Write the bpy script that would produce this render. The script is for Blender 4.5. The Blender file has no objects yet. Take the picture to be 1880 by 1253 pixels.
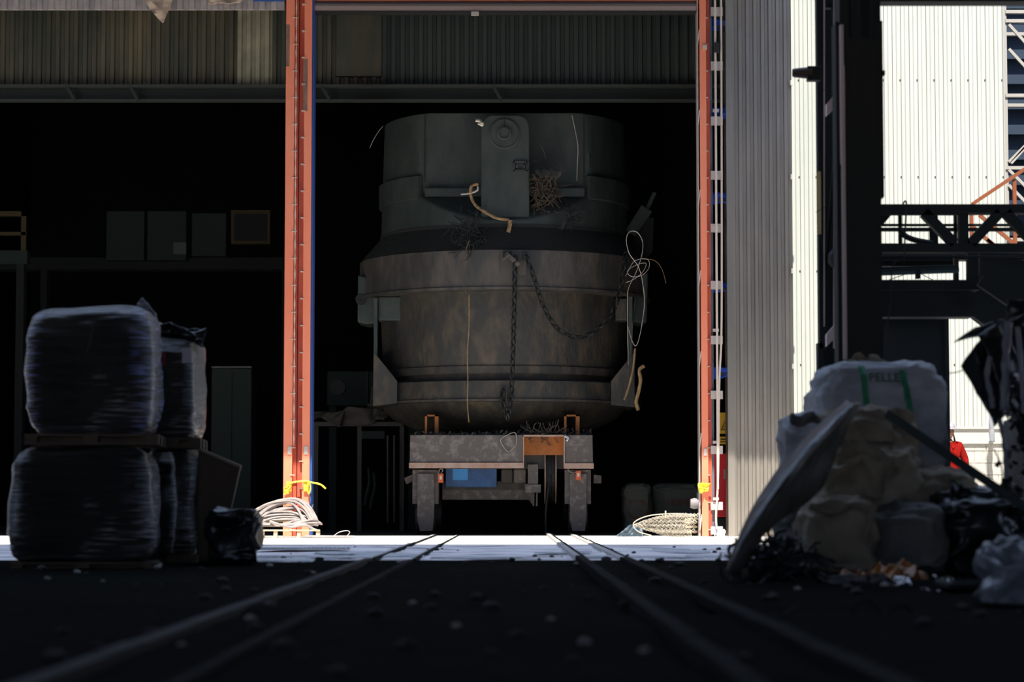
import bpy, bmesh, math, random
from mathutils import Vector, Matrix, noise
from mathutils.bvhtree import BVHTree
random.seed(7)
PI = math.pi
C = bpy.context.scene.collection
sc = bpy.context.scene

# ------------------------------------------------------------------ camera
FPX = 4439.0                       # 85 mm on a 36 mm sensor, 1880 px wide
CAM_Z = 0.48
TILT = math.atan(303.5 / FPX)
cam = bpy.data.cameras.new('camera'); cam.lens = 85.0; cam.sensor_width = 36.0
cam.clip_start = 0.1; cam.clip_end = 400
cam.dof.use_dof = True; cam.dof.focus_distance = 40.5; cam.dof.aperture_fstop = 2.2
co = bpy.data.objects.new('camera', cam); C.objects.link(co)
co.location = (0, 0, CAM_Z); co.rotation_euler = (PI / 2 + TILT, 0, 0)
sc.camera = co

# ------------------------------------------------------------------ sky, sun, exposure
sc.view_settings.view_transform = 'Standard'
sc.view_settings.look = 'None'
sc.view_settings.gamma = 1.0
sc.view_settings.exposure = 0.75
sc.cycles.max_bounces = 9
sc.cycles.diffuse_bounces = 5
sc.cycles.sample_clamp_indirect = 6.0
w = bpy.data.worlds.new('sky'); sc.world = w; w.use_nodes = True
bg = w.node_tree.nodes['Background']
bg.inputs[0].default_value = (0.45, 0.59, 0.89, 1); bg.inputs[1].default_value = 1.05
SUN_EL = math.radians(57); SUN_AZ = math.radians(6)
sl = bpy.data.lights.new('sun', 'SUN'); sl.energy = 6.2; sl.angle = math.radians(0.55); sl.color = (1.0, 0.93, 0.82)
so = bpy.data.objects.new('sun', sl); C.objects.link(so); so.location = (-4, -10, 40)
sdir = Vector((math.sin(SUN_AZ) * math.cos(SUN_EL), math.cos(SUN_AZ) * math.cos(SUN_EL), -math.sin(SUN_EL)))
so.rotation_euler = sdir.to_track_quat('-Z', 'Y').to_euler()

# ------------------------------------------------------------------ helpers
ct, st = math.cos(TILT), math.sin(TILT)
def P(px, py, Y):
    """world point seen at photo pixel px,py (1880x1253) at distance Y"""
    u = (px - 940.0) / FPX; v = -(py - 626.5) / FPX
    fy = ct - v * st; fz = st + v * ct
    return Vector((Y * u / fy, Y, CAM_Z + Y * fz / fy))
def G(px, py):
    """point on the ground seen at px,py"""
    u = (px - 940.0) / FPX; v = -(py - 626.5) / FPX
    fy = ct - v * st; fz = st + v * ct
    t = -CAM_Z / fz
    return Vector((u * t, fy * t, 0))

def mat(name, col, rough=0.7, metal=0.0, col2=None, scale=3.0, stretch=(1, 1, 1), bump=0.0, bscale=None,
        coat=0.0, detail=6.0, spec=0.5, lo=0.35, hi=0.65, trans=0.0, alpha=1.0, rough2=None, bdist=0.02):
    m = bpy.data.materials.new(name); m.use_nodes = True
    nt = m.node_tree; N = nt.nodes; L = nt.links; b = N['Principled BSDF']
    b.inputs['Base Color'].default_value = (*col, 1); b.inputs['Roughness'].default_value = rough
    b.inputs['Metallic'].default_value = metal; b.inputs['Specular IOR Level'].default_value = spec
    if coat: b.inputs['Coat Weight'].default_value = coat; b.inputs['Coat Roughness'].default_value = 0.12
    if trans: b.inputs['Transmission Weight'].default_value = trans
    if alpha < 1: b.inputs['Alpha'].default_value = alpha
    if col2 is not None or bump:
        tc = N.new('ShaderNodeTexCoord'); mp = N.new('ShaderNodeMapping')
        mp.inputs['Scale'].default_value = stretch
        L.new(tc.outputs['Object'], mp.inputs['Vector'])
    if col2 is not None:
        n = N.new('ShaderNodeTexNoise'); n.inputs['Scale'].default_value = scale; n.inputs['Detail'].default_value = detail
        n.inputs['Roughness'].default_value = 0.6
        L.new(mp.outputs[0], n.inputs['Vector'])
        r = N.new('ShaderNodeValToRGB'); r.color_ramp.elements[0].position = lo; r.color_ramp.elements[1].position = hi
        r.color_ramp.elements[0].color = (*col, 1); r.color_ramp.elements[1].color = (*col2, 1)
        L.new(n.outputs[0], r.inputs[0]); L.new(r.outputs[0], b.inputs['Base Color'])
        if rough2 is not None:
            mr = N.new('ShaderNodeMapRange'); mr.inputs['From Min'].default_value = lo; mr.inputs['From Max'].default_value = hi
            mr.inputs['To Min'].default_value = rough; mr.inputs['To Max'].default_value = rough2
            L.new(n.outputs[0], mr.inputs[0]); L.new(mr.outputs[0], b.inputs['Roughness'])
    if bump:
        n2 = N.new('ShaderNodeTexNoise'); n2.inputs['Scale'].default_value = bscale or scale * 4; n2.inputs['Detail'].default_value = 5
        L.new(mp.outputs[0], n2.inputs['Vector'])
        bp = N.new('ShaderNodeBump'); bp.inputs['Strength'].default_value = bump; bp.inputs['Distance'].default_value = bdist
        L.new(n2.outputs[0], bp.inputs['Height']); L.new(bp.outputs[0], b.inputs['Normal'])
    return m

ORG = {}
class MB:
    def __init__(s): s.v = []; s.f = []; s.sm = []
    def add(s, vs, fs, smooth=False):
        o = len(s.v); s.v += [Vector(p) for p in vs]; s.f += [tuple(i + o for i in f) for f in fs]; s.sm += [smooth] * len(fs); return s
    def box(s, x0, x1, y0, y1, z0, z1):
        return s.add([(x, y, z) for z in (z0, z1) for y in (y0, y1) for x in (x0, x1)],
                     [(0, 2, 3, 1), (4, 5, 7, 6), (0, 1, 5, 4), (2, 6, 7, 3), (0, 4, 6, 2), (1, 3, 7, 5)])
    def obox(s, c, size, rot=None):
        h = Vector(size) / 2; R = rot or Matrix.Identity(3); c = Vector(c)
        return s.add([c + R @ Vector((sx * h.x, sy * h.y, sz * h.z)) for sz in (-1, 1) for sy in (-1, 1) for sx in (-1, 1)],
                     [(0, 2, 3, 1), (4, 5, 7, 6), (0, 1, 5, 4), (2, 6, 7, 3), (0, 4, 6, 2), (1, 3, 7, 5)])
    def bar(s, a, b, w, d=None, up=(0, 1, 0)):
        """rectangular bar from a to b, w across, d along `up`"""
        a = Vector(a); b = Vector(b); d = d or w; t = (b - a); l = t.length; t.normalize()
        u = Vector(up); u = (u - t * u.dot(t))
        if u.length < 1e-4: u = Vector((1, 0, 0)) - t * t.x
        u.normalize(); x = t.cross(u)
        return s.obox((a + b) / 2, (w, d, l), Matrix((x, u, t)).transposed())
    def prism(s, pts, Y, thick):
        """polygon given in photo pixels standing at distance Y, `thick` deep"""
        f = [P(px, py, Y) for px, py in pts]; n = len(f)
        bk = [p + Vector((0, thick, 0)) for p in f]
        return s.add(f + bk, [tuple(range(n)), tuple(range(2 * n - 1, n - 1, -1))] + [(i, i + n, (i + 1) % n + n, (i + 1) % n) for i in range(n)])
    def pbox(s, px0, py0, px1, py1, Y, thick):
        a = P(px0, py1, Y); b = P(px1, py0, Y)
        return s.box(a.x, b.x, Y, Y + thick, a.z, b.z)
    def tube(s, pts, r, seg=6, closed=False, rs=None):
        pts = [Vector(p) for p in pts]; n = len(pts); rings = []; up = None
        for i, p in enumerate(pts):
            if closed: t = pts[(i + 1) % n] - pts[i - 1]
            else: t = pts[min(i + 1, n - 1)] - pts[max(i - 1, 0)]
            if t.length < 1e-7: t = Vector((0, 0, 1))
            t.normalize()
            if up is None: up = t.orthogonal().normalized()
            up = up - t * up.dot(t)
            up = up.normalized() if up.length > 1e-5 else t.orthogonal().normalized()
            q = t.cross(up); rr = rs[i] if rs else r
            rings.append([p + (up * math.cos(a) + q * math.sin(a)) * rr for a in [2 * PI * k / seg for k in range(seg)]])
        vs = [v for rg in rings for v in rg]; fs = []
        m = n if closed else n - 1
        for i in range(m):
            j = (i + 1) % n
            for k in range(seg):
                k2 = (k + 1) % seg; fs.append((i * seg + k, i * seg + k2, j * seg + k2, j * seg + k))
        if not closed: fs += [tuple(range(seg - 1, -1, -1)), tuple((n - 1) * seg + k for k in range(seg))]
        return s.add(vs, fs, True)
    def lathe(s, prof, c, seg=64, fn=None, a0=0, a1=2 * PI, smooth=True, caps=True):
        """prof: (radius, z). fn(x, y, z) may move a point"""
        c = Vector(c); full = abs(a1 - a0 - 2 * PI) < 1e-6; n = seg if full else seg + 1; vs = []
        for r, z in prof:
            for k in range(n):
                a = a0 + (a1 - a0) * k / seg; x, y = r * math.cos(a), r * math.sin(a)
                p = fn(x, y, z) if fn else (x, y, z); vs.append(Vector(p) + Vector((c.x, c.y, c.z)))
        fs = []
        for i in range(len(prof) - 1):
            for k in range(seg):
                k2 = (k + 1) % n; fs.append((i * n + k, i * n + k2, (i + 1) * n + k2, (i + 1) * n + k))
        if full and caps: fs += [tuple(range(n - 1, -1, -1)), tuple((len(prof) - 1) * n + k for k in range(n))]
        return s.add(vs, fs, smooth)
    def build(s, name, m, parent=None, kind=None, solid=0.0, bevel=0.0, auto=True):
        if parent is not None: o0 = ORG[parent.name]
        else:
            xs = [v.x for v in s.v]; ys = [v.y for v in s.v]; zs = [v.z for v in s.v]
            o0 = Vector(((min(xs) + max(xs)) / 2, (min(ys) + max(ys)) / 2, min(zs)))
        me = bpy.data.meshes.new(name); me.from_pydata([v - o0 for v in s.v], [], s.f)
        me.polygons.foreach_set('use_smooth', s.sm); me.materials.append(m); me.update()
        bm = bmesh.new(); bm.from_mesh(me); bmesh.ops.recalc_face_normals(bm, faces=bm.faces); bm.to_mesh(me); bm.free()
        if auto and any(s.sm): me.set_sharp_from_angle(angle=math.radians(42))
        o = bpy.data.objects.new(name, me); C.objects.link(o)
        if parent is not None: o.parent = parent
        else: o.location = o0
        ORG[o.name] = o0
        if kind: o['kind'] = kind
        if solid: md = o.modifiers.new('solid', 'SOLIDIFY'); md.thickness = solid; md.offset = 0
        if bevel: md = o.modifiers.new('bevel', 'BEVEL'); md.width = bevel; md.segments = 2; md.limit_method = 'ANGLE'
        return o
def tag(o, label, cat, group=None, kind=None):
    o['label'] = label; o['category'] = cat
    if group: o['group'] = group
    if kind: o['kind'] = kind
    return o
def thing(name, label, cat, loc=(0, 0, 0), group=None):
    o = bpy.data.objects.new(name, None); C.objects.link(o); o.location = loc; o.empty_display_size = 0.2
    ORG[o.name] = Vector(loc); return tag(o, label, cat, group)
def fbm(p, s, o=3): return noise.fractal(Vector(p) * s, 1.0, 2.0, o)
def smooth_path(pts, n=8, closed=False):
    pts = [Vector(p) for p in pts]; out = []; m = len(pts)
    for i in range(m if closed else m - 1):
        if closed: a, b, c, d = pts[i - 1], pts[i], pts[(i + 1) % m], pts[(i + 2) % m]
        else: a, b, c, d = pts[max(i - 1, 0)], pts[i], pts[i + 1], pts[min(i + 2, m - 1)]
        for k in range(n):
            t = k / n; out.append(0.5 * ((2 * b) + (c - a) * t + (2 * a - 5 * b + 4 * c - d) * t * t + (-a + 3 * b - 3 * c + d) * t ** 3))
    if not closed: out.append(pts[-1])
    return out
def corrugated(x0, x1, y, z0, z1, period, depth, m, name, thick=0.04, kind='structure', rows=1, parent=None, wob=0.0):
    """trapezoid-profiled sheet facing -Y"""
    xs = []; x = x0
    prof = [(0.0, 0), (0.42, 0), (0.52, 1), (0.9, 1), (1.0, 0)]
    while x < x1:
        for t, d in prof[:-1]: xs.append((x + t * period, d))
        x += period
    xs = [(min(a, x1), d) for a, d in xs if a < x1 + 0.001] + [(x1, 0)]
    b = MB(); n = len(xs); fr = []; bk = []
    zs = [z0 + (z1 - z0) * i / rows for i in range(rows + 1)]
    vs = []
    for z in zs: vs += [(a, y + d * depth + wob * fbm((a, z, 0), 0.7), z) for a, d in xs]
    for z in zs: vs += [(a, y + depth + thick, z) for a, d in xs]
    o = (rows + 1) * n; fs = []
    for i in range(rows):
        for k in range(n - 1):
            fs.append((i * n + k, i * n + k + 1, (i + 1) * n + k + 1, (i + 1) * n + k))
            fs.append((o + i * n + k, o + (i + 1) * n + k, o + (i + 1) * n + k + 1, o + i * n + k + 1))
        for k in (0, n - 1): fs.append((i * n + k, (i + 1) * n + k, o + (i + 1) * n + k, o + i * n + k))
    for i in (0, rows):
        for k in range(n - 1): fs.append((i * n + k, i * n + k + 1, o + i * n + k + 1, o + i * n + k))
    b.add(vs, fs); return b.build(name, m, parent, kind)

# ------------------------------------------------------------------ materials
M = {}
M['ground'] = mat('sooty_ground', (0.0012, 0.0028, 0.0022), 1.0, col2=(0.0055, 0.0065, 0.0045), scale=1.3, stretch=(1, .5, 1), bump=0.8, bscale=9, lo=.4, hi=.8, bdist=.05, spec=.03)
M['yard'] = mat('worn_concrete', (0.50, 0.49, 0.50), 0.75, col2=(0.75, 0.73, 0.72), scale=2.2, bump=0.6, bscale=14, lo=.36, hi=.62)
M['yard_old'] = mat('dusty_asphalt', (0.34, 0.30, 0.295), 0.8, col2=(0.95, 0.87, 0.84), scale=2.2, stretch=(.45, 1, 1), bump=0.8, bscale=9, lo=.36, hi=.5, detail=12)
M['apron'] = mat('pale_concrete', (0.62, 0.59, 0.55), 0.8, col2=(0.75, 0.72, 0.66), scale=4, bump=.3)
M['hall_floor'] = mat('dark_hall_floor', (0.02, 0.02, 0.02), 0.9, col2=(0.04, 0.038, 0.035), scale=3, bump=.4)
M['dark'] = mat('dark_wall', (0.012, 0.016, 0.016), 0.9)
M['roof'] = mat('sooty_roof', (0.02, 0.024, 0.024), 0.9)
M['galv'] = mat('galvanised_sheet', (0.31, 0.285, 0.255), 0.42, 0.8, col2=(0.42, 0.385, 0.34), scale=1.5, stretch=(1, 1, .25), bump=.12, bscale=6)
M['white_sheet'] = mat('pale_cladding', (0.38, 0.415, 0.385), 0.6, 0.0, col2=(0.45, 0.47, 0.44), scale=.9, stretch=(1, 1, .6), lo=.3, hi=.7)
M['white_frame'] = mat('pale_trim', (0.46, 0.45, 0.41), 0.6)
M['block'] = mat('concrete_block', (0.42, 0.40, 0.36), 0.85, col2=(0.52, 0.50, 0.45), scale=9, bump=.5)
M['mortar'] = mat('mortar', (0.45, 0.41, 0.36), 0.9)
M['partition'] = mat('stained_cladding', (0.045, 0.05, 0.038), 0.6, 0.2, col2=(0.15, 0.125, 0.075), scale=.8, stretch=(1.6, 1, .35), lo=.42, hi=.75)
M['pale_strip'] = mat('clean_cladding', (0.30, 0.29, 0.20), 0.6, col2=(.17, .16, .11), scale=2)
M['eave'] = mat('eave_cladding', (0.33, 0.30, 0.30), 0.6, .3, col2=(.46, .42, .41), scale=4)
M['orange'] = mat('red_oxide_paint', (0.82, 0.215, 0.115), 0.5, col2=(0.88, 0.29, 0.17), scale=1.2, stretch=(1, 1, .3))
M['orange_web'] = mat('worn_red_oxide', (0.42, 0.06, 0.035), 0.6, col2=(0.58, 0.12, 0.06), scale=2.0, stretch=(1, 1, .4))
M['scuff'] = mat('bare_scuffed_steel', (0.13, 0.09, 0.08), 0.7, col2=(0.30, 0.17, 0.12), scale=9, stretch=(1, 1, .3))
M['blue'] = mat('blue_paint', (0.025, 0.08, 0.32), 0.5)
M['blue_tarp'] = mat('blue_tarpaulin', (0.01, 0.07, 0.48), 0.45, bump=.4, bscale=10)
M['zinc'] = mat('zinc_plate', (0.55, 0.50, 0.48), 0.5, .3)
M['shutter'] = mat('shutter_steel', (0.40, 0.31, 0.29), 0.45, .35)
M['ladle'] = mat('sooty_ladle_steel', (0.029, 0.044, 0.043), 0.6, 0.15, col2=(0.066, 0.080, 0.075), detail=12, scale=2.4, stretch=(1, 1, .55), bump=.5, bscale=7, lo=.35, hi=.7, rough2=.5)
M['ladle_rust'] = mat('rusty_scaled_steel', (0.046, 0.046, 0.043), 0.6, 0.15, col2=(0.13, 0.100, 0.070), scale=4, detail=12, stretch=(1, 1, .5), bump=.9, bscale=11, lo=.45, hi=.75)
M['ladle_band'] = mat('scraped_band_steel', (0.055, 0.056, 0.055), 0.5, 0.2, col2=(0.135, 0.113, 0.095), scale=3.4, stretch=(1, 1, .4), bump=.6, bscale=9, lo=.4, hi=.7)
M['soot'] = mat('thick_soot', (0.019, 0.023, 0.022), 0.9, bump=.6, bscale=8)
M['chain'] = mat('dark_chain_steel', (0.016, 0.02, 0.021), 0.5, .4)
M['car'] = mat('dusty_car_steel', (0.13, 0.112, 0.105), 0.7, .1, col2=(0.27, 0.25, 0.235), scale=9, bump=.5, bscale=22, lo=.5, hi=.72)
M['car_edge'] = mat('worn_primer_edge', (0.44, 0.26, 0.18), 0.65, col2=(0.50, 0.38, 0.33), scale=6, bump=.2)
M['car_orange'] = mat('ochre_paint', (0.62, 0.20, 0.04), 0.6, col2=(.35, .12, .03), scale=3)
M['car_blue'] = mat('blue_enamel', (0.03, 0.14, 0.42), 0.45, col2=(.02, .07, .2), scale=3)
M['car_blue_clean'] = mat('bright_blue_enamel', (0.05, 0.36, 0.90), 0.4)
M['car_dark'] = mat('dark_greasy_steel', (0.06, 0.055, 0.05), 0.6, .2)
M['lamp_orange'] = mat('orange_lamp_housing', (0.7, 0.13, 0.04), 0.5)
M['yellow'] = mat('yellow_ribbon', (0.80, 0.68, 0.05), 0.5)
M['yellow_paint'] = mat('yellow_paint', (0.05, 0.036, 0.006), 0.7)
M['straw'] = mat('tan_strap', (0.24, 0.15, 0.07), 0.6, col2=(.46, .31, .16), scale=9)
M['wire'] = mat('bright_wire', (0.62, 0.57, 0.50), 0.4, .4)
M['hose'] = mat('grey_hose', (0.40, 0.355, 0.345), 0.55, col2=(.28, .24, .235), scale=7)
M['net'] = mat('galvanised_net', (0.46, 0.42, 0.35), 0.6)
M['wood'] = mat('pallet_wood', (0.50, 0.38, 0.24), 0.8, col2=(0.66, 0.54, 0.36), scale=4, stretch=(.3, 2, 4), bump=.3)
M['wood_dark'] = mat('damp_wood', (0.10, 0.075, 0.05), 0.8, col2=(.17, .12, .08), scale=5, stretch=(.4, 2, 3), bump=.3)
M['board'] = mat('brown_board', (0.075, 0.045, 0.025), 0.6, col2=(.12, .07, .04), scale=3)
M['board_edge'] = mat('pale_board_edge', (0.45, 0.34, 0.26), .8)
M['bag_white'] = mat('woven_white_sack', (0.36, 0.37, 0.40), 0.7, col2=(0.54, 0.54, 0.56), scale=3, bump=.6, bscale=9, stretch=(1, 1, 2))
M['bag_brown'] = mat('dirty_woven_sack', (0.22, 0.175, 0.12), 0.85, col2=(0.40, 0.33, 0.24), scale=2.6, bump=.6, bscale=12)
M['bag_grey'] = mat('grey_woven_sack', (0.11, 0.115, 0.11), 0.85, col2=(0.24, 0.225, 0.20), scale=2.6, bump=.6, bscale=12)
M['green_strap'] = mat('green_webbing', (0.02, 0.24, 0.11), 0.6)
M['green_ink'] = mat('green_ink', (0.03, 0.11, 0.09), 0.7)
M['red_ink'] = mat('red_ink', (0.12, 0.022, 0.018), 0.7)
M['rubber'] = mat('grey_rubber_sheet', (0.055, 0.052, 0.045), 0.5, col2=(0.13, 0.118, 0.10), scale=5, stretch=(1, 1, .5), bump=.8, bscale=9, rough2=.3)
M['film'] = mat('black_plastic_film', (0.010, 0.013, 0.014), 0.34, coat=.12, bump=.5, bscale=6)
M['film_grey'] = mat('grey_plastic_film', (0.22, 0.23, 0.26), 0.3, col2=(.32, .33, .36), scale=3, bump=.6, bscale=7)
M['film_orange'] = mat('orange_plastic_film', (0.55, 0.22, 0.03), 0.4, col2=(.3, .09, .02), scale=6, bump=.5)
M['foil'] = mat('silver_foil', (0.5, 0.5, 0.5), 0.25, .8, bump=.6, bscale=14)
M['steel_dark'] = mat('dark_painted_steel', (0.010, 0.017, 0.016), 0.7)
M['steel_rust'] = mat('brown_painted_steel', (0.014, 0.016, 0.013), 0.7, col2=(.035, .027, .016), scale=3, stretch=(1, 1, .3), lo=.5, hi=.8)
M['steel_pink'] = mat('bounce_lit_steel', (0.75, 0.60, 0.57), 0.6)  # pale pink tone stands in for bounce light on the steel
M['rail_orange'] = mat('orange_handrail', (0.22, 0.06, 0.018), 0.6)
M['tower'] = mat('pale_galvanised_lattice', (0.36, 0.345, 0.325), 0.5, .1)
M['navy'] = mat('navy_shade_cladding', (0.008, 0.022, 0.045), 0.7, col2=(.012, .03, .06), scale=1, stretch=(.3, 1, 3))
M['red'] = mat('red_cabinet_paint', (0.62, 0.01, 0.02), 0.4)
M['sign_yellow'] = mat('warning_yellow', (0.62, 0.36, 0.02), 0.5)
M['black'] = mat('black_marking', (0.012, 0.012, 0.012), 0.6)
M['grey_plastic'] = mat('grey_plastic', (0.24, 0.22, 0.24), 0.6)
M['tarp'] = mat('beige_tarpaulin', (0.50, 0.39, 0.31), 0.8, col2=(.38, .29, .23), scale=4, bump=.8, bscale=6, bdist=.06)
M['rope'] = mat('pale_rope', (0.60, 0.52, 0.46), .8)
M['rail'] = mat('worn_rail_steel', (0.012, 0.012, 0.010), 0.85, .1, col2=(.03, .027, .02), scale=6)
M['rail_yard'] = mat('pale_rail_head', (.42, .39, .37), .7, col2=(.6, .57, .54), scale=5)
M['groove'] = mat('black_groove_dirt', (0.010, 0.012, 0.012), 0.95, spec=.1)
M['chunk'] = mat('slag_chunk', (0.015, 0.016, 0.015), 0.9, col2=(.05, .045, .04), scale=12)
M['chunk_pale'] = mat('pale_rubble', (0.36, 0.34, 0.30), 0.8)
M['coverall'] = mat('red_coverall', (0.20, 0.006, 0.004), 0.9, spec=.1, bump=.5, bscale=9)
M['skin'] = mat('skin', (0.20, 0.095, 0.065), 0.6)
M['helmet'] = mat('white_helmet', (0.32, 0.30, 0.36), 0.4)
M['hair'] = mat('black_strap', (0.02, 0.02, 0.022), 0.7)
M['eye'] = mat('dark_eye', (0.03, 0.02, 0.02), 0.3)
M['mesh_scrap'] = mat('brown_scrap_fibre', (0.09, 0.07, 0.05), .8)
M['cab'] = mat('grey_green_cabinet', (0.013, 0.026, 0.022), .8)
M['paper'] = mat('white_paper', (0.7, 0.68, 0.66), .7)

def wrap_mat(name, col, col2, glint):
    """stretch wrapped load: glossy clear wrap with fine horizontal creases, sky glints and lit streaks painted in"""
    m = bpy.data.materials.new(name); m.use_nodes = True; nt = m.node_tree; N = nt.nodes; L = nt.links; b = N['Principled BSDF']
    tc = N.new('ShaderNodeTexCoord'); mp = N.new('ShaderNodeMapping'); mp.inputs['Scale'].default_value = (1.3, 1.3, 15)
    L.new(tc.outputs['Object'], mp.inputs[0])
    n = N.new('ShaderNodeTexNoise'); n.inputs['Scale'].default_value = 2.0; n.inputs['Detail'].default_value = 7; n.inputs['Roughness'].default_value = .65
    L.new(mp.outputs[0], n.inputs['Vector'])
    n2 = N.new('ShaderNodeTexNoise'); n2.inputs['Scale'].default_value = 2.0; n2.inputs['Detail'].default_value = 3
    L.new(tc.outputs['Object'], n2.inputs['Vector'])
    r = N.new('ShaderNodeValToRGB'); r.color_ramp.elements[0].position = .38; r.color_ramp.elements[1].position = .68
    r.color_ramp.elements[0].color = (*col, 1); r.color_ramp.elements[1].color = (*col2, 1)
    sx_ = N.new('ShaderNodeSeparateXYZ'); L.new(tc.outputs['Object'], sx_.inputs[0])
    mx = N.new('ShaderNodeMath'); mx.operation = 'MULTIPLY_ADD'; mx.inputs[1].default_value = .55; L.new(n.outputs[0], mx.inputs[0])
    m2 = N.new('ShaderNodeMath'); m2.operation = 'MULTIPLY'; m2.inputs[1].default_value = .45; L.new(n2.outputs[0], m2.inputs[0]); L.new(m2.outputs[0], mx.inputs[2])
    L.new(mx.outputs[0], r.inputs[0])
    def math_(op, a, b_=None, c_=None, clamp=False):
        q = N.new('ShaderNodeMath'); q.operation = op; q.use_clamp = clamp
        for k, vv in enumerate((a, b_, c_)):
            if vv is None: continue
            if isinstance(vv, (int, float)): q.inputs[k].default_value = vv
            else: L.new(vv, q.inputs[k])
        return q.outputs[0]
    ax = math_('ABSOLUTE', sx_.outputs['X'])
    edge = math_('MULTIPLY', math_('SUBTRACT', ax, .33, clamp=True), 9.0, clamp=True)  # side mask for the sky glints painted into the wrap colour
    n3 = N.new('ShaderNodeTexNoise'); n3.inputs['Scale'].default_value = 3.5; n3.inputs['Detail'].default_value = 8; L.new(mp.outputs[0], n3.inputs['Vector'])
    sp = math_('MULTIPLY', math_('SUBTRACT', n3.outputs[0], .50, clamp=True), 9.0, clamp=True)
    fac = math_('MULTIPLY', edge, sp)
    mc = N.new('ShaderNodeMix'); mc.data_type = 'RGBA'; L.new(fac, mc.inputs['Factor']); L.new(r.outputs[0], mc.inputs['A']); mc.inputs['B'].default_value = (*glint, 1)
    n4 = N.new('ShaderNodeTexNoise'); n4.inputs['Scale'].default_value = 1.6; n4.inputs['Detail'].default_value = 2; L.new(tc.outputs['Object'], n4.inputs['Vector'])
    lit_streak_f = math_('MULTIPLY', math_('MULTIPLY', math_('SUBTRACT', n4.outputs[0], .56, clamp=True), 12.0, clamp=True), sp)  # pale patches stand in for lit streaks on the wrap
    mc2 = N.new('ShaderNodeMix'); mc2.data_type = 'RGBA'; L.new(lit_streak_f, mc2.inputs['Factor']); L.new(mc.outputs['Result'], mc2.inputs['A']); mc2.inputs['B'].default_value = (.55, .50, .48, 1)
    L.new(mc2.outputs['Result'], b.inputs['Base Color'])
    b.inputs['Roughness'].default_value = .35; b.inputs['Coat Weight'].default_value = 1.0; b.inputs['Coat Roughness'].default_value = .13
    bp = N.new('ShaderNodeBump'); bp.inputs['Strength'].default_value = 1.0; bp.inputs['Distance'].default_value = .06
    L.new(n.outputs[0], bp.inputs['Height']); L.new(bp.outputs[0], b.inputs['Normal']); L.new(bp.outputs[0], b.inputs['Coat Normal'])
    return m
M['wrap_glint'] = wrap_mat('stretch_wrap_painted_glints', (0.008, 0.012, 0.012), (0.085, 0.075, 0.058), (.42, .46, .95))  # blue here is painted sky reflection at the bale sides
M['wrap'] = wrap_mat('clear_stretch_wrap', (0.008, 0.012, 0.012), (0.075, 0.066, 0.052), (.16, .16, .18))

# ------------------------------------------------------------------ the setting
YD = 38.7                                           # plane of the big door
def ground_grid(name, x0, x1, y0, y1, nx, ny, m, amp=0.0, sc_=1.0, z=0.0):
    b = MB(); vs = []
    for j in range(ny + 1):
        for i in range(nx + 1):
            x = x0 + (x1 - x0) * i / nx; y = y0 + (y1 - y0) * j / ny
            h = amp * (fbm((x, y * .6, 0), sc_, 4) - .35) if 0 < i < nx and 0 < j < ny else 0
            vs.append((x, y, z + min(h, 0.012)))
    fs = [(j * (nx + 1) + i, j * (nx + 1) + i + 1, (j + 1) * (nx + 1) + i + 1, (j + 1) * (nx + 1) + i) for j in range(ny) for i in range(nx)]
    b.add(vs, fs, True); o = b.build(name, m, None, 'structure', auto=False); return o
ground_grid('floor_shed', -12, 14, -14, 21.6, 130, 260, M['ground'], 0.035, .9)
ground_grid('floor_yard', -60, 60, 21.6, 30.2, 240, 50, M['yard_old'], 0.03, 1.1)
ground_grid('floor_apron', -60, 60, 30.2, 39.6, 12, 12, M['apron'])
ground_grid('floor_hall', -60, 60, 39.6, 90, 4, 4, M['hall_floor'])
b = MB().box(-150, 150, -150, 150, -.3, -.06); b.build('floor_outer', M['yard_old'], None, 'structure')
# shed the camera stands in: side walls, rear wall with an open doorway, roof
b = MB().box(-12.3, -12, -14, 9, 0, 14).box(-12.3, -12, 13, 21.3, 0, 14).box(-12.3, -12, 9, 13, 4.5, 14); b.build('wall_shed_left', M['dark'], None, 'structure')
b = MB().box(12, 12.3, -14, 15, 0, 14).box(12, 12.3, 18, 21.3, 0, 14).box(12, 12.3, 15, 18, 4, 14); b.build('wall_shed_right', M['dark'], None, 'structure')
b = MB().box(-12.3, -7, -14.3, -14, 0, 14).box(6, 12.3, -14.3, -14, 0, 14).box(-7, 6, -14.3, -14, 6.5, 14)
b.build('wall_shed_rear', M['dark'], None, 'structure')
b = MB().box(-12.3, 12.3, -14.3, 21.3, 14, 14.3); b.build('ceiling_shed', M['roof'], None, 'structure')
b = MB().box(-16.3, -16, 21.3, YD + .1, 0, 13); b.build('wall_sky_block_left', M['dark'], None, 'structure')  # unseen wall added to cut sky light reaching the shed floor
b = MB().box(14, 14.3, 21.3, 50, 0, 13); b.build('wall_sky_block_right', M['dark'], None, 'structure')  # also unseen, added to hold back sky light on this side
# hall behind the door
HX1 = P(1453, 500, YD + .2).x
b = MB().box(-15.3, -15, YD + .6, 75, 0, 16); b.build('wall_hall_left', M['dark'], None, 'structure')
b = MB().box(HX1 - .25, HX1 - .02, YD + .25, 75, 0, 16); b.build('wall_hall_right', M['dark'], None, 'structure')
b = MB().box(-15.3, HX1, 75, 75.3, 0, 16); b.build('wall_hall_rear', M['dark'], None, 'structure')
b = MB().box(-15.3, HX1 - .02, YD + .1, 75.3, 16, 16.3); b.build('ceiling_hall', M['roof'], None, 'structure')
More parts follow.
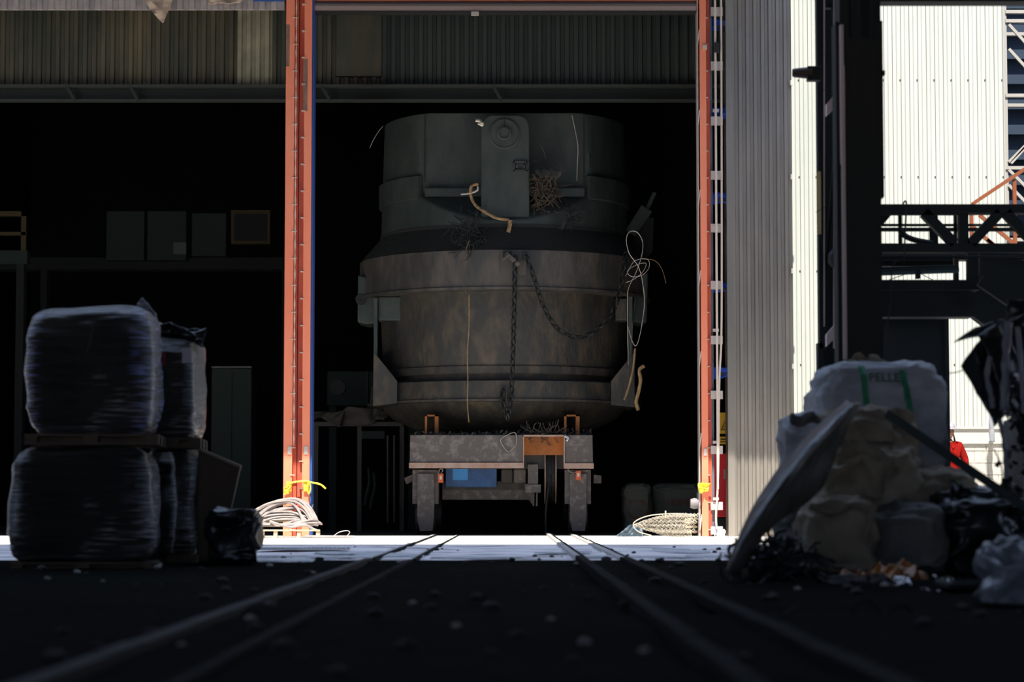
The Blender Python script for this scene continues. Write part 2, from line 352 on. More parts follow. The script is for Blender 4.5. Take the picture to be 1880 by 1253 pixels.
# canopy above the door (out of view; height and slanted end chosen to shape the light)
tz = 9.8; run = (tz - 1.25) / math.tan(SUN_EL) * math.cos(SUN_AZ)
b = MB(); x1 = HX1; x2 = HX1 - run * math.tan(SUN_AZ)
vs = [(-15.3, YD + .1, tz), (x1, YD + .1, tz), (x2, YD - run, tz), (-15.3, YD - run, tz)]
b.add(vs + [(x, y, z + .12) for x, y, z in vs], [(0, 1, 2, 3), (4, 5, 6, 7), (0, 1, 5, 4), (1, 2, 6, 5), (2, 3, 7, 6), (3, 0, 4, 7)])
b.build('ceiling_canopy', M['roof'], None, 'structure')

# upper facade: corrugated eave left of the posts, orange lintel over the door
ze = P(260, 17, YD).z
corrugated(-15.3, P(524, 10, YD).x - .02, YD, ze, tz, .19, .05, M['eave'], 'wall_facade_upper')
zl = P(900, 4, YD).z
b = MB().box(P(566, 4, YD).x, P(1290, 4, YD).x, YD + .1, YD + .5, zl, tz); b.build('trim_1', M['orange'], None, 'structure')
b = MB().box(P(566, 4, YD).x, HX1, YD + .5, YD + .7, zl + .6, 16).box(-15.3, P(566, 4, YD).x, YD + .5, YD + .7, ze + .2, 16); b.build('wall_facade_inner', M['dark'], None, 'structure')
# grey cladding beside the door: return, then the ribbed face
gx0, gx1 = P(1346, 900, YD + .1).x, HX1
corrugated(gx0, gx1, YD, 0.0, tz, .122, .035, M['galv'], 'wall_facade_grey', rows=40, wob=.012)
b = MB().box(P(1337, 900, YD).x, gx0 + .015, YD - .03, YD + .45, 0, tz); b.build('trim_2', M['galv'], None, 'structure')
b = MB()
for py in (40, 380, 815, 1238): pass
for z in (P(1450, 152, YD).z, P(1450, 325, YD).z, P(1450, 498, YD).z, P(1450, 673, YD).z):
    b.box(gx1 - .03, gx1 + .035, YD - .03, YD + .0, z - .04, z + .04)
b.build('trim_3', M['white_frame'], None, 'structure')
# pale cladded building standing further back, in full sun
YW = 40.4
wx1 = P(1846, 300, YW).x; zb = P(1700, 784, YW).z
corrugated(HX1 - .02, wx1, YW, zb, 13.0, .143, .020, M['white_sheet'], 'wall_pale_building')
b = MB().box(HX1 + 0.0, wx1 + .8, YW - .04, YW + .3, zb - .035, zb + .0).box(HX1, wx1 + .8, YW + .0, YW + .3, zb - .24, zb - .035).box(HX1, wx1 + .8, YW - .05, YW + .3, zb - .285, zb - .24)
b.build('trim_4', M['white_frame'], None, 'structure')
b = MB().box(HX1, wx1 + 3, YW + .01, YW + .5, 0, zb - .285); b.build('wall_block_base', M['mortar'], None, 'structure')
b = MB(); rowh = .2; z = 0.0; r = 0
while z < zb - .30:
    x = HX1 - (.2 if r % 2 else 0)
    while x < wx1 + 3:
        a0 = max(x + .006, HX1); a1 = min(x + .394, wx1 + 3)
        b.box(a0, a1, YW - .005 - random.uniform(0, .006), YW + .05, z + .005, min(z + rowh - .005, zb - .29)); x += .4
    z += rowh; r += 1
b.build('wall_block_courses', M['block'], None, 'structure')
b = MB()
for k in range(0, 27):
    x = HX1 - .02 + .143 * k
    if x + .01 < wx1: b.box(x + .141 * .46, x + .141 * .46 + .010, YW + .006, YW + .03, zb, 13)
b.build('trim_9', mat('rib_groove_shade', (.17, .15, .13), .9), None, 'structure')  # thin dark strips stand in for shade in the rib grooves
# screw heads in the pale cladding, rows at the rails behind
b = MB()
for py in (147, 325, 498, 670):
    z = P(1700, py, YW).z
    for k in range(2, 28, 2):
        x = HX1 + .143 * k + .03
        if x < wx1: b.lathe([(.001, 0), (.011, 0), (.011, .012), (.001, .012)], (0, 0, 0), 8, lambda a, c_, d, x=x, z=z: (x + a, YW - .002 - d, z + c_))
b.build('trim_5', M['black'], None, 'structure')
# dark blue building far behind the lattice tower
b = MB().box(wx1 - .5, wx1 + 12, 52, 60, 0, 24); b.build('wall_navy_building', M['navy'], None, 'structure')
b = MB()
for i in range(26): b.box(wx1 + .2, wx1 + 12, 51.8, 52, .8 + i * .55, .9 + i * .55)
b.build('trim_6', M['navy'], None, 'structure')
# partition hung inside the hall with its truss
YP = 40.6
zp0, zp1 = P(300, 157, YP).z, 12.6
corrugated(P(-200, 100, YP).x, P(436, 100, YP).x, YP, zp0, zp1, .155, .045, M['partition'], 'wall_partition_left')
corrugated(P(436, 100, YP).x, P(500, 100, YP).x, YP - .01, zp0, zp1, .155, .045, M['pale_strip'], 'wall_partition_pale')
corrugated(P(500, 100, YP).x, P(616, 100, YP).x, YP, zp0, zp1, .155, .045, M['partition'], 'wall_partition_middle')
b = MB().pbox(616, -200, 702, 140, YP + .02, .06); b.build('wall_partition_flat', M['partition'], None, 'structure')
corrugated(P(616, 100, YP).x, P(702, 100, YP).x, YP, zp0, P(616, 142, YP).z, .155, .045, M['partition'], 'wall_partition_patch')
corrugated(P(702, 100, YP).x, P(1450, 100, YP).x, YP, zp0, zp1, .155, .045, mat('dull_cladding', (.022, .034, .033), .7, .2, col2=(.035, .045, .04), scale=1), 'wall_partition_right')
b = MB().box(P(-260, 100, YP).x, HX1 - .3, YP - .12, YP + .1, zp0 - .05, zp0)
b.box(P(-260, 100, YP).x, HX1 - .3, YP - .1, YP + .1, P(0, 187, YP).z, P(0, 184, YP).z)
b.box(P(-260, 100, YP).x, HX1 - .3, YP + .12, YP + .2, P(0, 184, YP).z, zp0 - .03)
b.build('trim_7', mat('truss_steel', (.03, .036, .032), .6, .2), None, 'structure')
b = MB()
for px in (122, 238, 590, 905):
    b.bar(P(px, 158, YP - .1), P(px + 16, 186, YP - .1), .05, .05)
b.build('trim_8', M['steel_dark'], None, 'structure')

# ------------------------------------------------------------------ rails and floor fittings
def rail(x, m, label, w=.07, z=.03, wob=0.0):
    def seg(y0, y1, w, z, n):
        b = MB()
        for i in range(n):
            a = y0 + (y1 - y0) * i / n; c = y0 + (y1 - y0) * (i + 1) / n
            b.box(x - w / 2, x + w / 2, a, c, -.02, z + .006 * noise.noise((x, i * .7, 0)))
        return b
    o = seg(1.5, 21.6, w, z, 30).build('rail', m); tag(o, label, 'rail', 'rails sunk in the floor')
    seg(21.6, 40.6, w, z * .7, 20).build('yard_length', M['rail_yard'], o)  # yard length is paler than the shed length
    seg(21.6, 40.6, .03, z * .7 + .004, 20).build('flange_groove', M['groove'], o).location.x = w / 2
rail(-1.27, M['rail'], 'outer steel rail sunk in the floor on the side of the wrapped bales', z=.022)
rail(-.90, M['groove'], 'inner steel rail running under the blue end of the car', z=.010, w=.05)
rail(.60, M['groove'], 'black dirty rail standing proud of the floor, under the cable reel', z=.045, w=.07)
rail(1.0, M['groove'], 'outer steel rail sunk in the floor on the side of the sack pile', z=.03, w=.08)
b = MB(); a0 = G(466, 1010); a1 = G(640, 1010)
b.box(a0.x, a1.x, a0.y - .25, a0.y + .25, 0, .02)
gr = b.build('trench_grate', M['yard']); tag(gr, 'pale slotted drain grate set in the yard floor', 'grate')
b = MB(); n = 22
for i in range(n):
    x = a0.x + .03 + (a1.x - a0.x) * i / n; b.box(x, x + .022, a0.y - .2, a0.y + .1, .02, .0235)
b.build('slot', M['groove'], gr)['kind'] = 'stuff'
# broken concrete slabs along the edge of the yard
slab_meshes = []
for i in range(5):
    b = MB(); n = 9; ring = [(math.cos(2 * PI * k / n) * random.uniform(.6, 1.1), math.sin(2 * PI * k / n) * random.uniform(.5, 1.0)) for k in range(n)]
    h = .035; b.add([(x, y, 0) for x, y in ring] + [(x * .95, y * .95, h + random.uniform(-.01, .01)) for x, y in ring],
          [tuple(range(n - 1, -1, -1)), tuple(range(n, 2 * n))] + [(k, (k + 1) % n, n + (k + 1) % n, n + k) for k in range(n)])
    slab_meshes.append(b)
def scatter(name, mesh_builders, m, n, fy, fx, size, label, cat, group, stretch=1.0, zo=-.005):
    base = None; first = [bb.build(name, m if not isinstance(m, list) else m[i % len(m)]) for i, bb in enumerate(mesh_builders)]
    for i in range(n):
        o = first[i] if i < len(first) else first[i % len(first)].copy()
        if i >= len(first): C.objects.link(o)
        y = fy(i); x = fx(i, y); s = size(i)
        o.location = (x, y, zo); o.rotation_euler = (0, 0, random.uniform(0, 6.28)); o.scale = (s, s * stretch, s)
        tag(o, label, cat, group)
def avoid(x, y): return x
scatter('concrete_slab', slab_meshes, M['yard'], 44, lambda i: 21.45 + 6 * random.random() ** 1.8,
        lambda i, y: random.choice([random.uniform(-3.6, -1.5), random.uniform(1.3, 3.2), random.uniform(-3.5, 3.2)]),
        lambda i: random.uniform(.18, .5), 'flat broken slab of concrete lying in the bluish shade of the yard', 'slab', 'broken slabs on the yard floor')
def chunk(seed, sub=2):
    bm = bmesh.new(); bmesh.ops.create_icosphere(bm, subdivisions=sub, radius=1)
    b = MB(); vs = [v.co * (1 + .45 * noise.noise(v.co * 1.7 + Vector((seed * 9, 0, 0)))) for v in bm.verts]
    for v in vs: v.z = max(v.z * .6, -.35) + .35
    b.add(vs, [tuple(v.index for v in f.verts) for f in bm.faces]); bm.free(); return b
scatter('slag_chunk', [chunk(i) for i in range(6)], M['chunk'], 90, lambda i: 6.5 + 15.5 * random.random() ** .8,
        lambda i, y: random.uniform(-.215, .22) * y, lambda i: random.uniform(.012, .045),
        'small dark lump of slag lying on the sooty shed floor', 'rubble', 'slag lumps on the shed floor')
scatter('rubble_chip', [chunk(i + 20) for i in range(4)], M['chunk_pale'], 34, lambda i: 7 + 14.5 * random.random() ** .7,
        lambda i, y: random.uniform(-.215, .22) * y, lambda i: random.uniform(.012, .03),
        'small pale chip of rubble lying on the sooty shed floor', 'rubble', 'pale chips on the shed floor')
scatter('dross_lump', [chunk(i + 40) for i in range(4)], M['chunk'], 40, lambda i: random.uniform(21.4, 29.5),
        lambda i, y: random.uniform(-.16, .13) * y, lambda i: random.uniform(.008, .035),
        'small black lump lying on the open yard floor in the shade', 'rubble', 'black lumps on the yard floor')

def crumple(c, nu=22, nv=22, amp=.05, fr=3.0, seed=0, ridge=True):
    """bilinear patch over four corner points, crumpled"""
    c = [Vector(p) for p in c]; b = MB(); vs = []
    nrm = (c[1] - c[0]).cross(c[3] - c[0]).normalized()
    for j in range(nv + 1):
        for i in range(nu + 1):
            u, v = i / nu, j / nv
            p = c[0] * (1 - u) * (1 - v) + c[1] * u * (1 - v) + c[2] * u * v + c[3] * (1 - u) * v
            q = p * fr + Vector((seed * 7.3, seed, 0))
            h = noise.fractal(q, 1.0, 2.1, 3)
            if ridge: h = .35 - abs(h) * 1.4
            e = Vector((noise.noise(q * 1.3 + Vector((50, 0, 0))), noise.noise(q * 1.1 + Vector((0, 50, 0))), noise.noise(q * 1.2 + Vector((0, 0, 50)))))
            vs.append(p + nrm * h * amp + e * amp * .8)
    b.add(vs, [(j * (nu + 1) + i, j * (nu + 1) + i + 1, (j + 1) * (nu + 1) + i + 1, (j + 1) * (nu + 1) + i) for j in range(nv) for i in range(nu)], True)
    return b

# ------------------------------------------------------------------ the ladle
LC = Vector((-.14, 43.6, 0)); lx, ly = LC.x, LC.y
lad = thing('ladle', 'huge soot-grey steel casting ladle with a round bossed lifting plate, standing on the rail car', 'ladle', (lx, ly, 1.72))
def lz(py, Y): return P(940, py, Y).z
zt = lz(208, 42.0); zseam = lz(415, 41.4); zcut = lz(356, 42.0)
def flat(x, y, z):
    if y < 0:
        lim = -(1.61 + max(0, zcut - z) * 1.15)
        if y < lim: y = lim
    if y > 1.61: y = 1.61
    return (x, y, z)
rows = [zt - (zt - zseam) * i / 60 for i in range(61)]
prof = [(2.10, zt), (2.17, zt - .02)] + [(2.17 + .06 * (zt - z) / (zt - zseam), z) for z in rows[1:]]
def flat_in(x, y, z): return (x, max(-1.5, min(1.5, y)), z)
MB().lathe([(1.6, zt - 1.6), (2.02, zt - 1.6), (2.02, zt - .002)], (lx, ly, 0), 160, flat_in, caps=False).build('inner_lining', M['soot'], lad)
MB().lathe([(2.02, zt - .003)] + prof, (lx, ly, 0), 160, lambda x, y, z, q=0: flat(x, y, z), caps=False).build('upper_shell', M['ladle'], lad)
# band segments round the flanks
zb1, zb0 = lz(341, 43.2), lz(378, 43.0)
for s in (-1, 1):
    a0, a1 = (PI * .5 + .80 + PI * .0, PI * 1.5 - .72) if s < 0 else (-PI / 2 + .72, PI / 2 - .8)
    MB().lathe([(2.19, zb0 - .02), (2.27, zb0), (2.27, zb1), (2.19, zb1 + .02)], (lx, ly, 0), 60, None, a0, a1, smooth=True).add(
        [(lx + r * math.cos(a), ly + r * math.sin(a), z) for a in (a0, a1) for r, z in ((2.1, zb0), (2.27, zb0), (2.27, zb1), (2.1, zb1))],
        [(0, 1, 2, 3), (7, 6, 5, 4)]).build('upper_band', M['ladle'], lad)
MB().pbox(780, 346, 884, 361, 41.86, .2).build('shelf_bar', M['ladle'], lad)
MB().pbox(1020, 346, 1073, 361, 41.86, .2).build('shelf_bar', M['ladle'], lad)
# seam ring, skirt, wide band
MB().lathe([(2.2, zseam + .03), (2.245, zseam + .03), (2.245, zseam - .02), (2.2, zseam - .02)], (lx, ly, 0), 120, caps=False).build('seam_ring', M['soot'], lad)
zB1, zB0 = lz(458, 41.0), lz(528, 41.0)
MB().lathe([(2.22, zseam), (2.26, zseam - .05), (2.60, zB1 + .01)], (lx, ly, 0), 120, caps=False).build('skirt', M['soot'], lad)
MB().lathe([(2.2, zB1 - .02), (2.585, zB1 + .012), (2.61, zB1 - .01), (2.61, zB0 + .02), (2.645, zB0 + .01), (2.645, zB0 - .035), (2.2, zB0 - .035)], (lx, ly, 0), 140, caps=False).build('wide_band', M['ladle_band'], lad)
MB().prism([(919, 459), (966, 459), (966, 505), (919, 505)], 40.95, .06).build('patch_plate', M['ladle_band'], lad)
# barrel below
zr1, zr0 = lz(672, 41.4), lz(686, 41.4)
zl1, zl0 = lz(698, 41.2), lz(735, 41.2)
MB().lathe([(2.24, zB0), (2.22, zB0 - .5), (2.19, zr1 + .2), (2.16, zr1), (2.21, zr1), (2.21, zr0), (2.13, zr0), (2.12, zl1 - .05)], (lx, ly, 0), 140, caps=False).build('barrel', M['ladle_rust'], lad)
MB().lathe([(2.1, zl1 + .04), (2.36, zl1), (2.40, zl1 - .01), (2.42, zl0 + .03), (2.47, zl0 + .02), (2.47, zl0 - .02), (2.1, zl0 - .02)], (lx, ly, 0), 140, caps=False).build('lower_ring', M['ladle_rust'], lad)
MB().lathe([(2.25, zl0), (2.0, zl0 - .25), (1.45, 1.78), (1.40, 1.72)], (lx, ly, 0), 100).build('bottom_cone', M['ladle_rust'], lad)
# vertical seams welded on the shell
for px, y0, y1, Y in ((780, 212, 335, 41.97), (1072, 212, 342, 41.97)): MB().pbox(px - 1, y0, px + 1, y1, Y, .05).build('weld_seam', M['soot'], lad)
for px in (716, 771, 1033, 1087):
    MB().tube([P(px, 462, ly - math.sqrt(2.61 ** 2 - ((px - 926) / 102.) ** 2) - .0), P(px - 1, 526, ly - math.sqrt(2.61 ** 2 - ((px - 926) / 102.) ** 2))], .010, 6).build('weld_seam', M['chain'], lad)
# lifting plate with its boss
pl = [(883, 405)] + [(883, 236), (886, 222), (893, 214), (903, 211)] + [(952, 211), (962, 214), (969, 221), (972, 234), (972, 405)]
tp = MB().prism(pl, 41.45, .75).build('lifting_plate', M['ladle'], lad, bevel=.02)
bc = P(926, 246, 41.45)
def ring_prof(prof, c, seg=64):
    return MB().lathe(prof, (0, 0, 0), seg, lambda x, y, z, c=c: (c.x + x, c.y - z, c.z + y))
ring_prof([(.001, .0), (.265, .0), (.265, .028), (.245, .034), (.235, .02), (.001, .02)], bc).build('boss_disc', M['ladle'], tp)
ring_prof([(.09, .0), (.115, .02), (.115, .07), (.09, .075), (.08, .05), (.001, .05)], bc).build('boss_hub', M['ladle'], tp)
MB().box(bc.x - .008, bc.x + .008, bc.y - .035, bc.y - .01, bc.z + .1, bc.z + .24).build('boss_key', M['soot'], tp)
nb = MB().pbox(943, 296, 968, 299, 41.40, .06).pbox(943, 296, 945, 314, 41.40, .06).pbox(966, 296, 968, 314, 41.40, .06).pbox(943, 312, 968, 314, 41.40, .06).pbox(947, 303, 951, 309, 41.38, .08).pbox(960, 303, 964, 309, 41.38, .08)
nb.build('small_bracket', M['ladle'], tp)
# side drums and straps under the wide band
for s in (-1, 1):
    if s < 0:
        b = MB().prism([(657, 505), (690, 512), (690, 594), (675, 596), (656, 592)], 42.7, .8); nm = M['ladle_band']
        d = b.build('side_bracket', M['ladle'], lad, bevel=.03)
        c = P(663, 550, 42.7); ring_prof([(.001, 0), (.10, 0), (.10, .015), (.06, .02), (.001, .005)], c, 24).build('hole_cover', M['soot'], d)
        MB().pbox(694, 545, 736, 589, 42.3, .5).build('side_block', M['ladle'], lad, bevel=.02)
        MB().pbox(686, 548, 693, 655, 42.2, .12).build('strap_bar', M['ladle'], lad)
        MB().prism([(686, 648), (693, 655), (729, 700), (729, 741), (685, 746)], 41.95, 1.6).build('gusset', M['ladle_rust'], lad)
    else:
        MB().pbox(1130, 548, 1152, 589, 42.3, .5).build('side_block', M['ladle_rust'], lad, bevel=.02)
        d = MB().prism([(1164, 508), (1190, 500), (1188, 592), (1176, 595), (1164, 591)], 42.7, .8).build('side_bracket', M['ladle'], lad, bevel=.03)
        MB().pbox(1154, 545, 1161, 655, 42.2, .12).build('strap_bar', M['ladle'], lad)
        MB().prism([(1122, 700), (1158, 655), (1165, 648), (1165, 748), (1122, 744)], 41.95, 1.6).build('gusset', M['ladle_rust'], lad)
# brackets at the foot and the chain eye
MB().prism([(924, 462), (940, 462), (940, 474), (924, 474)], 40.9, .12).build('chain_eye', M['chain'], lad)
MB().bar(P(928, 465, 40.86), P(953, 488, 40.86), .075, .05).bar(P(936, 468, 40.8), P(922, 479, 40.8), .05, .04).build('shackle_bar', M['ladle_band'], lad)
MB().pbox(958, 462, 968, 476, 40.8, .16).build('chain_eye', M['chain'], lad)
MB().pbox(921, 712, 931, 745, 41.05, .12).build('chain_eye', M['ladle_rust'], lad)
# counterweight lever beside the skirt
lv = MB().prism([(1148, 424), (1178, 377), (1197, 389), (1166, 434)], 43.3, .35).build('lever_arm', M['ladle'], lad)
MB().prism([(1163, 440), (1178, 400), (1200, 400), (1198, 462), (1180, 478), (1163, 476)], 43.5, .25).build('lever_box', M['soot'], lad)
MB().bar(P(1188, 384, 43.4), P(1202, 354, 43.4), .07, .07).build('lever_rod', M['ladle'], lad)

def chain(name, pts, label, link=.15, r=.0165, w=.056, m=None, group=None):
    """steel chain of alternating oval links along pts"""
    pts = [Vector(p) for p in pts]; L_ = [0]
    for i in range(1, len(pts)): L_.append(L_[-1] + (pts[i] - pts[i - 1]).length)
    def at(s):
        s = max(0, min(s, L_[-1])); i = 1
        while i < len(L_) - 1 and L_[i] < s: i += 1
        t = (s - L_[i - 1]) / max(L_[i] - L_[i - 1], 1e-6); return pts[i - 1].lerp(pts[i], t)
    pitch = link - 2 * r; n = int(L_[-1] / pitch); b = MB()
    for k in range(n):
        c = at((k + .5) * pitch); t = (at((k + .9) * pitch) - at((k + .1) * pitch)).normalized()
        u = Vector((0, 1, 0)); u = (u - t * u.dot(t)).normalized(); v = t.cross(u)
        ang = PI / 4 if k % 2 else -PI / 4
        a = u * math.cos(ang) + v * math.sin(ang)
        ring = []
        for q in range(14):
            th = 2 * PI * q / 14; ring.append(c + t * math.cos(th) * (link / 2 - r) + a * math.copysign(abs(math.sin(th)) ** .7, math.sin(th)) * (w - r) )
        b.tube(ring, r, 6, closed=True)
    o = b.build(name, m or M['chain']); return tag(o, label, 'chain', group)
chain('chain', [P(946, 470, 40.86), P(945, 530, 40.83), P(943, 600, 40.9), P(941, 680, 40.95), P(938, 740, 40.95), P(931, 776, 41.0)], 'dark chain hanging straight down the middle of the ladle')
chain('chain', smooth_path([P(966, 470, 40.78), P(980, 510, 40.8), P(996, 560, 40.95), P(1022, 602, 41.0), P(1058, 620, 41.1), P(1095, 606, 41.2), P(1124, 574, 41.3), P(1138, 535, 41.4), P(1146, 490, 41.5), P(1150, 455, 41.7)], 6), 'dark chain slung in a wide loop across the ladle')
chain('chain', [P(924, 715, 40.98), P(922, 738, 40.95), P(927, 752, 40.95), P(933, 770, 41.0)], 'short heavy chain bunched at the foot of the ladle', link=.15, r=.022, w=.06)
def wire(name, pts, r, m, label, cat='wire', n=8, group=None, kind=None):
    o = MB().tube(smooth_path(pts, n), r * .72, 5).build(name, m); return tag(o, label, cat, group, kind)
px_ = lambda Y, *pp: [P(a, b_, Y) for a, b_ in pp]
wire('wire', px_(43.3, (1172, 470)) + px_(41.6, (1156, 660)) + px_(40.7, (1153, 640), (1152, 560), (1154, 530), (1168, 500), (1178, 470), (1180, 445), (1170, 427), (1156, 426), (1150, 440), (1155, 465), (1172, 490), (1180, 520), (1183, 560), (1176, 610), (1168, 635), (1160, 625), (1153, 600)), .008, M['wire'], 'pale wire hanging in a big loop beside the ladle')
wire('wire', px_(43.3, (1172, 460)) + px_(40.65, (1152, 500), (1150, 505), (1165, 480), (1188, 476), (1192, 490), (1180, 505), (1160, 508), (1152, 498), (1170, 486), (1186, 484), (1180, 500), (1162, 514), (1149, 519)), .006, M['wire'], 'pale wire tangled in a small knot beside the ladle')
wire('wire', px_(40.7, (1180, 476), (1200, 478), (1214, 492), (1223, 520)), .005, M['straw'], 'thin brown wire curling away from the wire knot')
wire('wire', px_(41.8, (703, 232), (694, 243), (684, 260), (679, 272)), .007, M['wire'], 'thin wire sticking out beside the top corner of the ladle')
wire('cord', px_(41.9, (1050, 212), (1057, 245), (1061, 270), (1060, 300), (1059, 332)), .01, M['wire'], 'pale cord hanging down the flat upper face of the ladle')
# tapes and rags
def ribbon(name, pts, wd, m, label, cat='strap', sub=6, group=None, up=(0, 1, 0), wj=.3):
    pts = smooth_path(pts, sub); b = MB(); vs = []; n = len(pts)
    for i, p in enumerate(pts):
        t = (pts[min(i + 1, n - 1)] - pts[max(i - 1, 0)]).normalized()
        s = t.cross(Vector(up)).normalized(); tw = Matrix.Rotation(.9 * noise.noise((i * .21, len(pts), 3)), 3, t); s = tw @ s
        ww = wd * (1 + wj * noise.noise((i * .5, 9, n))); vs += [p - s * ww / 2, p + s * ww / 2]
    b.add(vs, [(2 * i, 2 * i + 1, 2 * i + 3, 2 * i + 2) for i in range(n - 1)], True)
    o = b.build(name, m, solid=.006); return tag(o, label, cat, group)
ribbon('tape', px_(41.3, (878, 338), (866, 342), (864, 358), (872, 376), (888, 388), (910, 400), (934, 404)), .05, M['straw'], 'long torn tan tape curving under the lifting plate', 'tape')
ribbon('tape', px_(41.25, (937, 404), (936, 414), (933, 427)), .07, M['straw'], 'short orange tape end hanging under the lifting plate', 'tape')
ribbon('strip', px_(41.3, (846, 357), (862, 355), (876, 350), (877, 342)), .03, M['wire'], 'pale bent strip stuck beside the lifting plate', 'strip')
ribbon('rag', px_(41.3, (873, 221), (881, 222), (886, 229), (878, 226)), .06, M['wire'], 'small white rag caught at the top of the lifting plate', 'rag')
ribbon('tape', px_(41.05, (861, 540), (861, 600), (858, 650), (859, 700), (858, 740), (861, 776)), .014, M['straw'], 'thin tan tape hanging straight down the barrel of the ladle', 'tape')
ribbon('tape', px_(40.9, (862, 440), (852, 470), (846, 500), (856, 540)), .02, M['mesh_scrap'], 'thin brown tape trailing over the wide band', 'tape')
ribbon('strap', px_(41.6, (1166, 640), (1162, 680), (1153, 715), (1146, 735)), .035, M['straw'], 'narrow tan strap hanging against the ladle gusset')
ribbon('strap', px_(41.4, (1183, 672), (1174, 680), (1176, 700), (1171, 725), (1168, 740), (1172, 754)), .06, M['straw'], 'wide tan strap hanging free beside the ladle gusset')
def tangle(name, c, size, n, r, m, label, cat, seed=0, L_=.25, kind='stuff'):
    rnd = random.Random(seed); b = MB(); c = Vector(c)
    for i in range(n):
        p = c + Vector((rnd.gauss(0, .4) * size[0], rnd.gauss(0, .4) * size[1], rnd.gauss(0, .4) * size[2])); d = Vector((rnd.uniform(-1, 1), rnd.uniform(-.5, .5), rnd.uniform(-1, 1))).normalized()
        pts = [p]
        for k in range(5):
            d = (d + Vector((rnd.uniform(-.6, .6), rnd.uniform(-.4, .4), rnd.uniform(-.6, .6)))).normalized(); pts.append(pts[-1] + d * L_ / 5)
        b.tube(pts, r * rnd.uniform(.6, 1.4), 4)
    return tag(b.build(name, m), label, cat, None, kind)
tangle('scrap_nest', P(997, 350, 41.6), (.3, .12, .45), 150, .008, M['mesh_scrap'], 'brown nest of fibre and wire jammed beside the lifting plate', 'scrap', 1)
b = MB()
for i in range(9): b.bar(P(985 + 4 * i, 312 + 3 * (i % 3), 41.5), P(990 + 5 * i, 320 + (i * 7) % 14, 41.45), .07, .01)
tag(b.build('metal_scrap', M['ladle_band']), 'flat metal scraps lodged on top of the fibre nest', 'scrap', None, 'stuff')
tangle('scrap_nest', P(860, 430, 41.0), (.28, .1, .42), 120, .006, M['chain'], 'black shredded fibre clinging to the skirt of the ladle', 'scrap', 2)
tangle('scrap_nest', P(1046, 398, 41.25), (.18, .06, .1), 40, .006, M['chain'], 'small black tuft stuck on the ladle below the shelf', 'scrap', 3)

# ------------------------------------------------------------------ transfer car
YC = 40.95
car = thing('transfer_car', 'dusty grey rail transfer car carrying the ladle, with a blue box and cable reel underneath', 'rail car', (-.18, YC + 2.5, 0))
zdk = P(900, 799, YC).z; zbt = P(900, 850, YC).z; zfl = P(900, 860, YC).z
X = lambda px, Y=YC: P(px, 900, Y).x
d1 = MB().prism([(753, 799), (960, 799), (960, 850), (752, 850)], YC, .35).build('front_beam', M['car'], car, bevel=.012)
MB().pbox(751, 850, 962, 860, YC - .05, .4).build('beam_edge', M['car_edge'], d1)
d2 = MB().prism([(1037, 799), (1088, 799), (1089, 851), (1037, 851)], YC, .35).build('front_beam', M['car'], car, bevel=.012)
MB().pbox(1036, 851, 1090, 861, YC - .05, .4).build('beam_edge', M['car_edge'], d2)
MB().pbox(960, 800, 962, 860, YC - .02, .4).pbox(1035, 800, 1037, 860, YC - .02, .4).pbox(960, 799, 1037, 802, YC - .02, .4).build('slot_frame', M['car_edge'], car)
MB().pbox(962, 802, 1035, 836, YC + .33, .03).build('slot_back', M['car_orange'], car)
MB().box(X(756), X(1085), YC + .38, YC + 5.4, zbt - .1, zdk - .01).build('deck', M['car_dark'], car)
for s, xx in ((0, 757), (1, 1037)):
    lg = MB().pbox(xx, 863, xx + 48, 926, YC + .1, .5).build('wheel_box', M['car'], car, bevel=.01)
    x0 = xx + 9
    MB().prism([(x0, 870), (x0 + 31, 870), (x0 + 31, 950), (x0 + 28, 976), (x0 + 5, 976), (x0, 955)], YC + .02, .1).build('wheel_guard', M['car'], lg, bevel=.008)
    wc = P(xx + 24, 948, YC + .55); rr = max(wc.z, .2)
    MB().lathe([(.001, -.1), (rr, -.1), (rr, -.07), (rr - .04, -.06), (rr - .04, .1), (.001, .1)], (0, 0, 0), 32, lambda x, y, z, c=wc, rr=rr: (c.x + z * 1.6, c.y + x, rr + y)).build('wheel', M['car_dark'], car)
    MB().lathe([(.001, -.1), (rr, -.1), (rr, -.07), (rr - .04, -.06), (rr - .04, .1), (.001, .1)], (0, 0, 0), 32, lambda x, y, z, c=wc, rr=rr: (c.x + z * 1.6, c.y + 4.3 + x, rr + y)).build('wheel', M['car_dark'], car)
# blue box, cross beam, motor, reel
bb = MB().pbox(818, 860, 912, 895, YC + .5, .5).build('blue_box', M['car_blue'], car, bevel=.01)
MB().pbox(831, 860, 859, 882, YC + .485, .02).build('clean_panel', M['car_blue_clean'], bb)
MB().prism([(812, 888), (980, 888), (980, 930), (970, 918), (812, 918)], YC + .62, .3).build('cross_beam', M['car'], car)
MB().pbox(920, 862, 942, 888, YC + .45, .3).build('gear_housing', M['car_dark'], car, bevel=.02)
MB().pbox(943, 862, 966, 888, YC + .35, .3).build('motor', M['car'], car, bevel=.02)
MB().pbox(969, 853, 988, 889, YC + .2, .3).build('junction_box', M['car'], car, bevel=.01)
MB().pbox(964, 890, 993, 905, YC + .2, .3).pbox(978, 905, 981, 930, YC + .25, .05).pbox(984, 905, 987, 930, YC + .25, .05).build('reel_bracket', M['car'], car, bevel=.006)
MB().pbox(812, 884, 960, 900, YC + .6, .1).build('cable_tray', M['ladle_rust'], car)
rc = P(1010, 872, YC + .7)
rl = MB().lathe([(.001, -.10), (.50, -.10), (.50, -.085), (.45, -.085), (.45, .085), (.50, .085), (.50, .10), (.001, .10)], (0, 0, 0), 48, lambda x, y, z: (rc.x + z, rc.y + x, rc.z + y)).build('cable_reel', M['car_edge'], car)
b = MB()
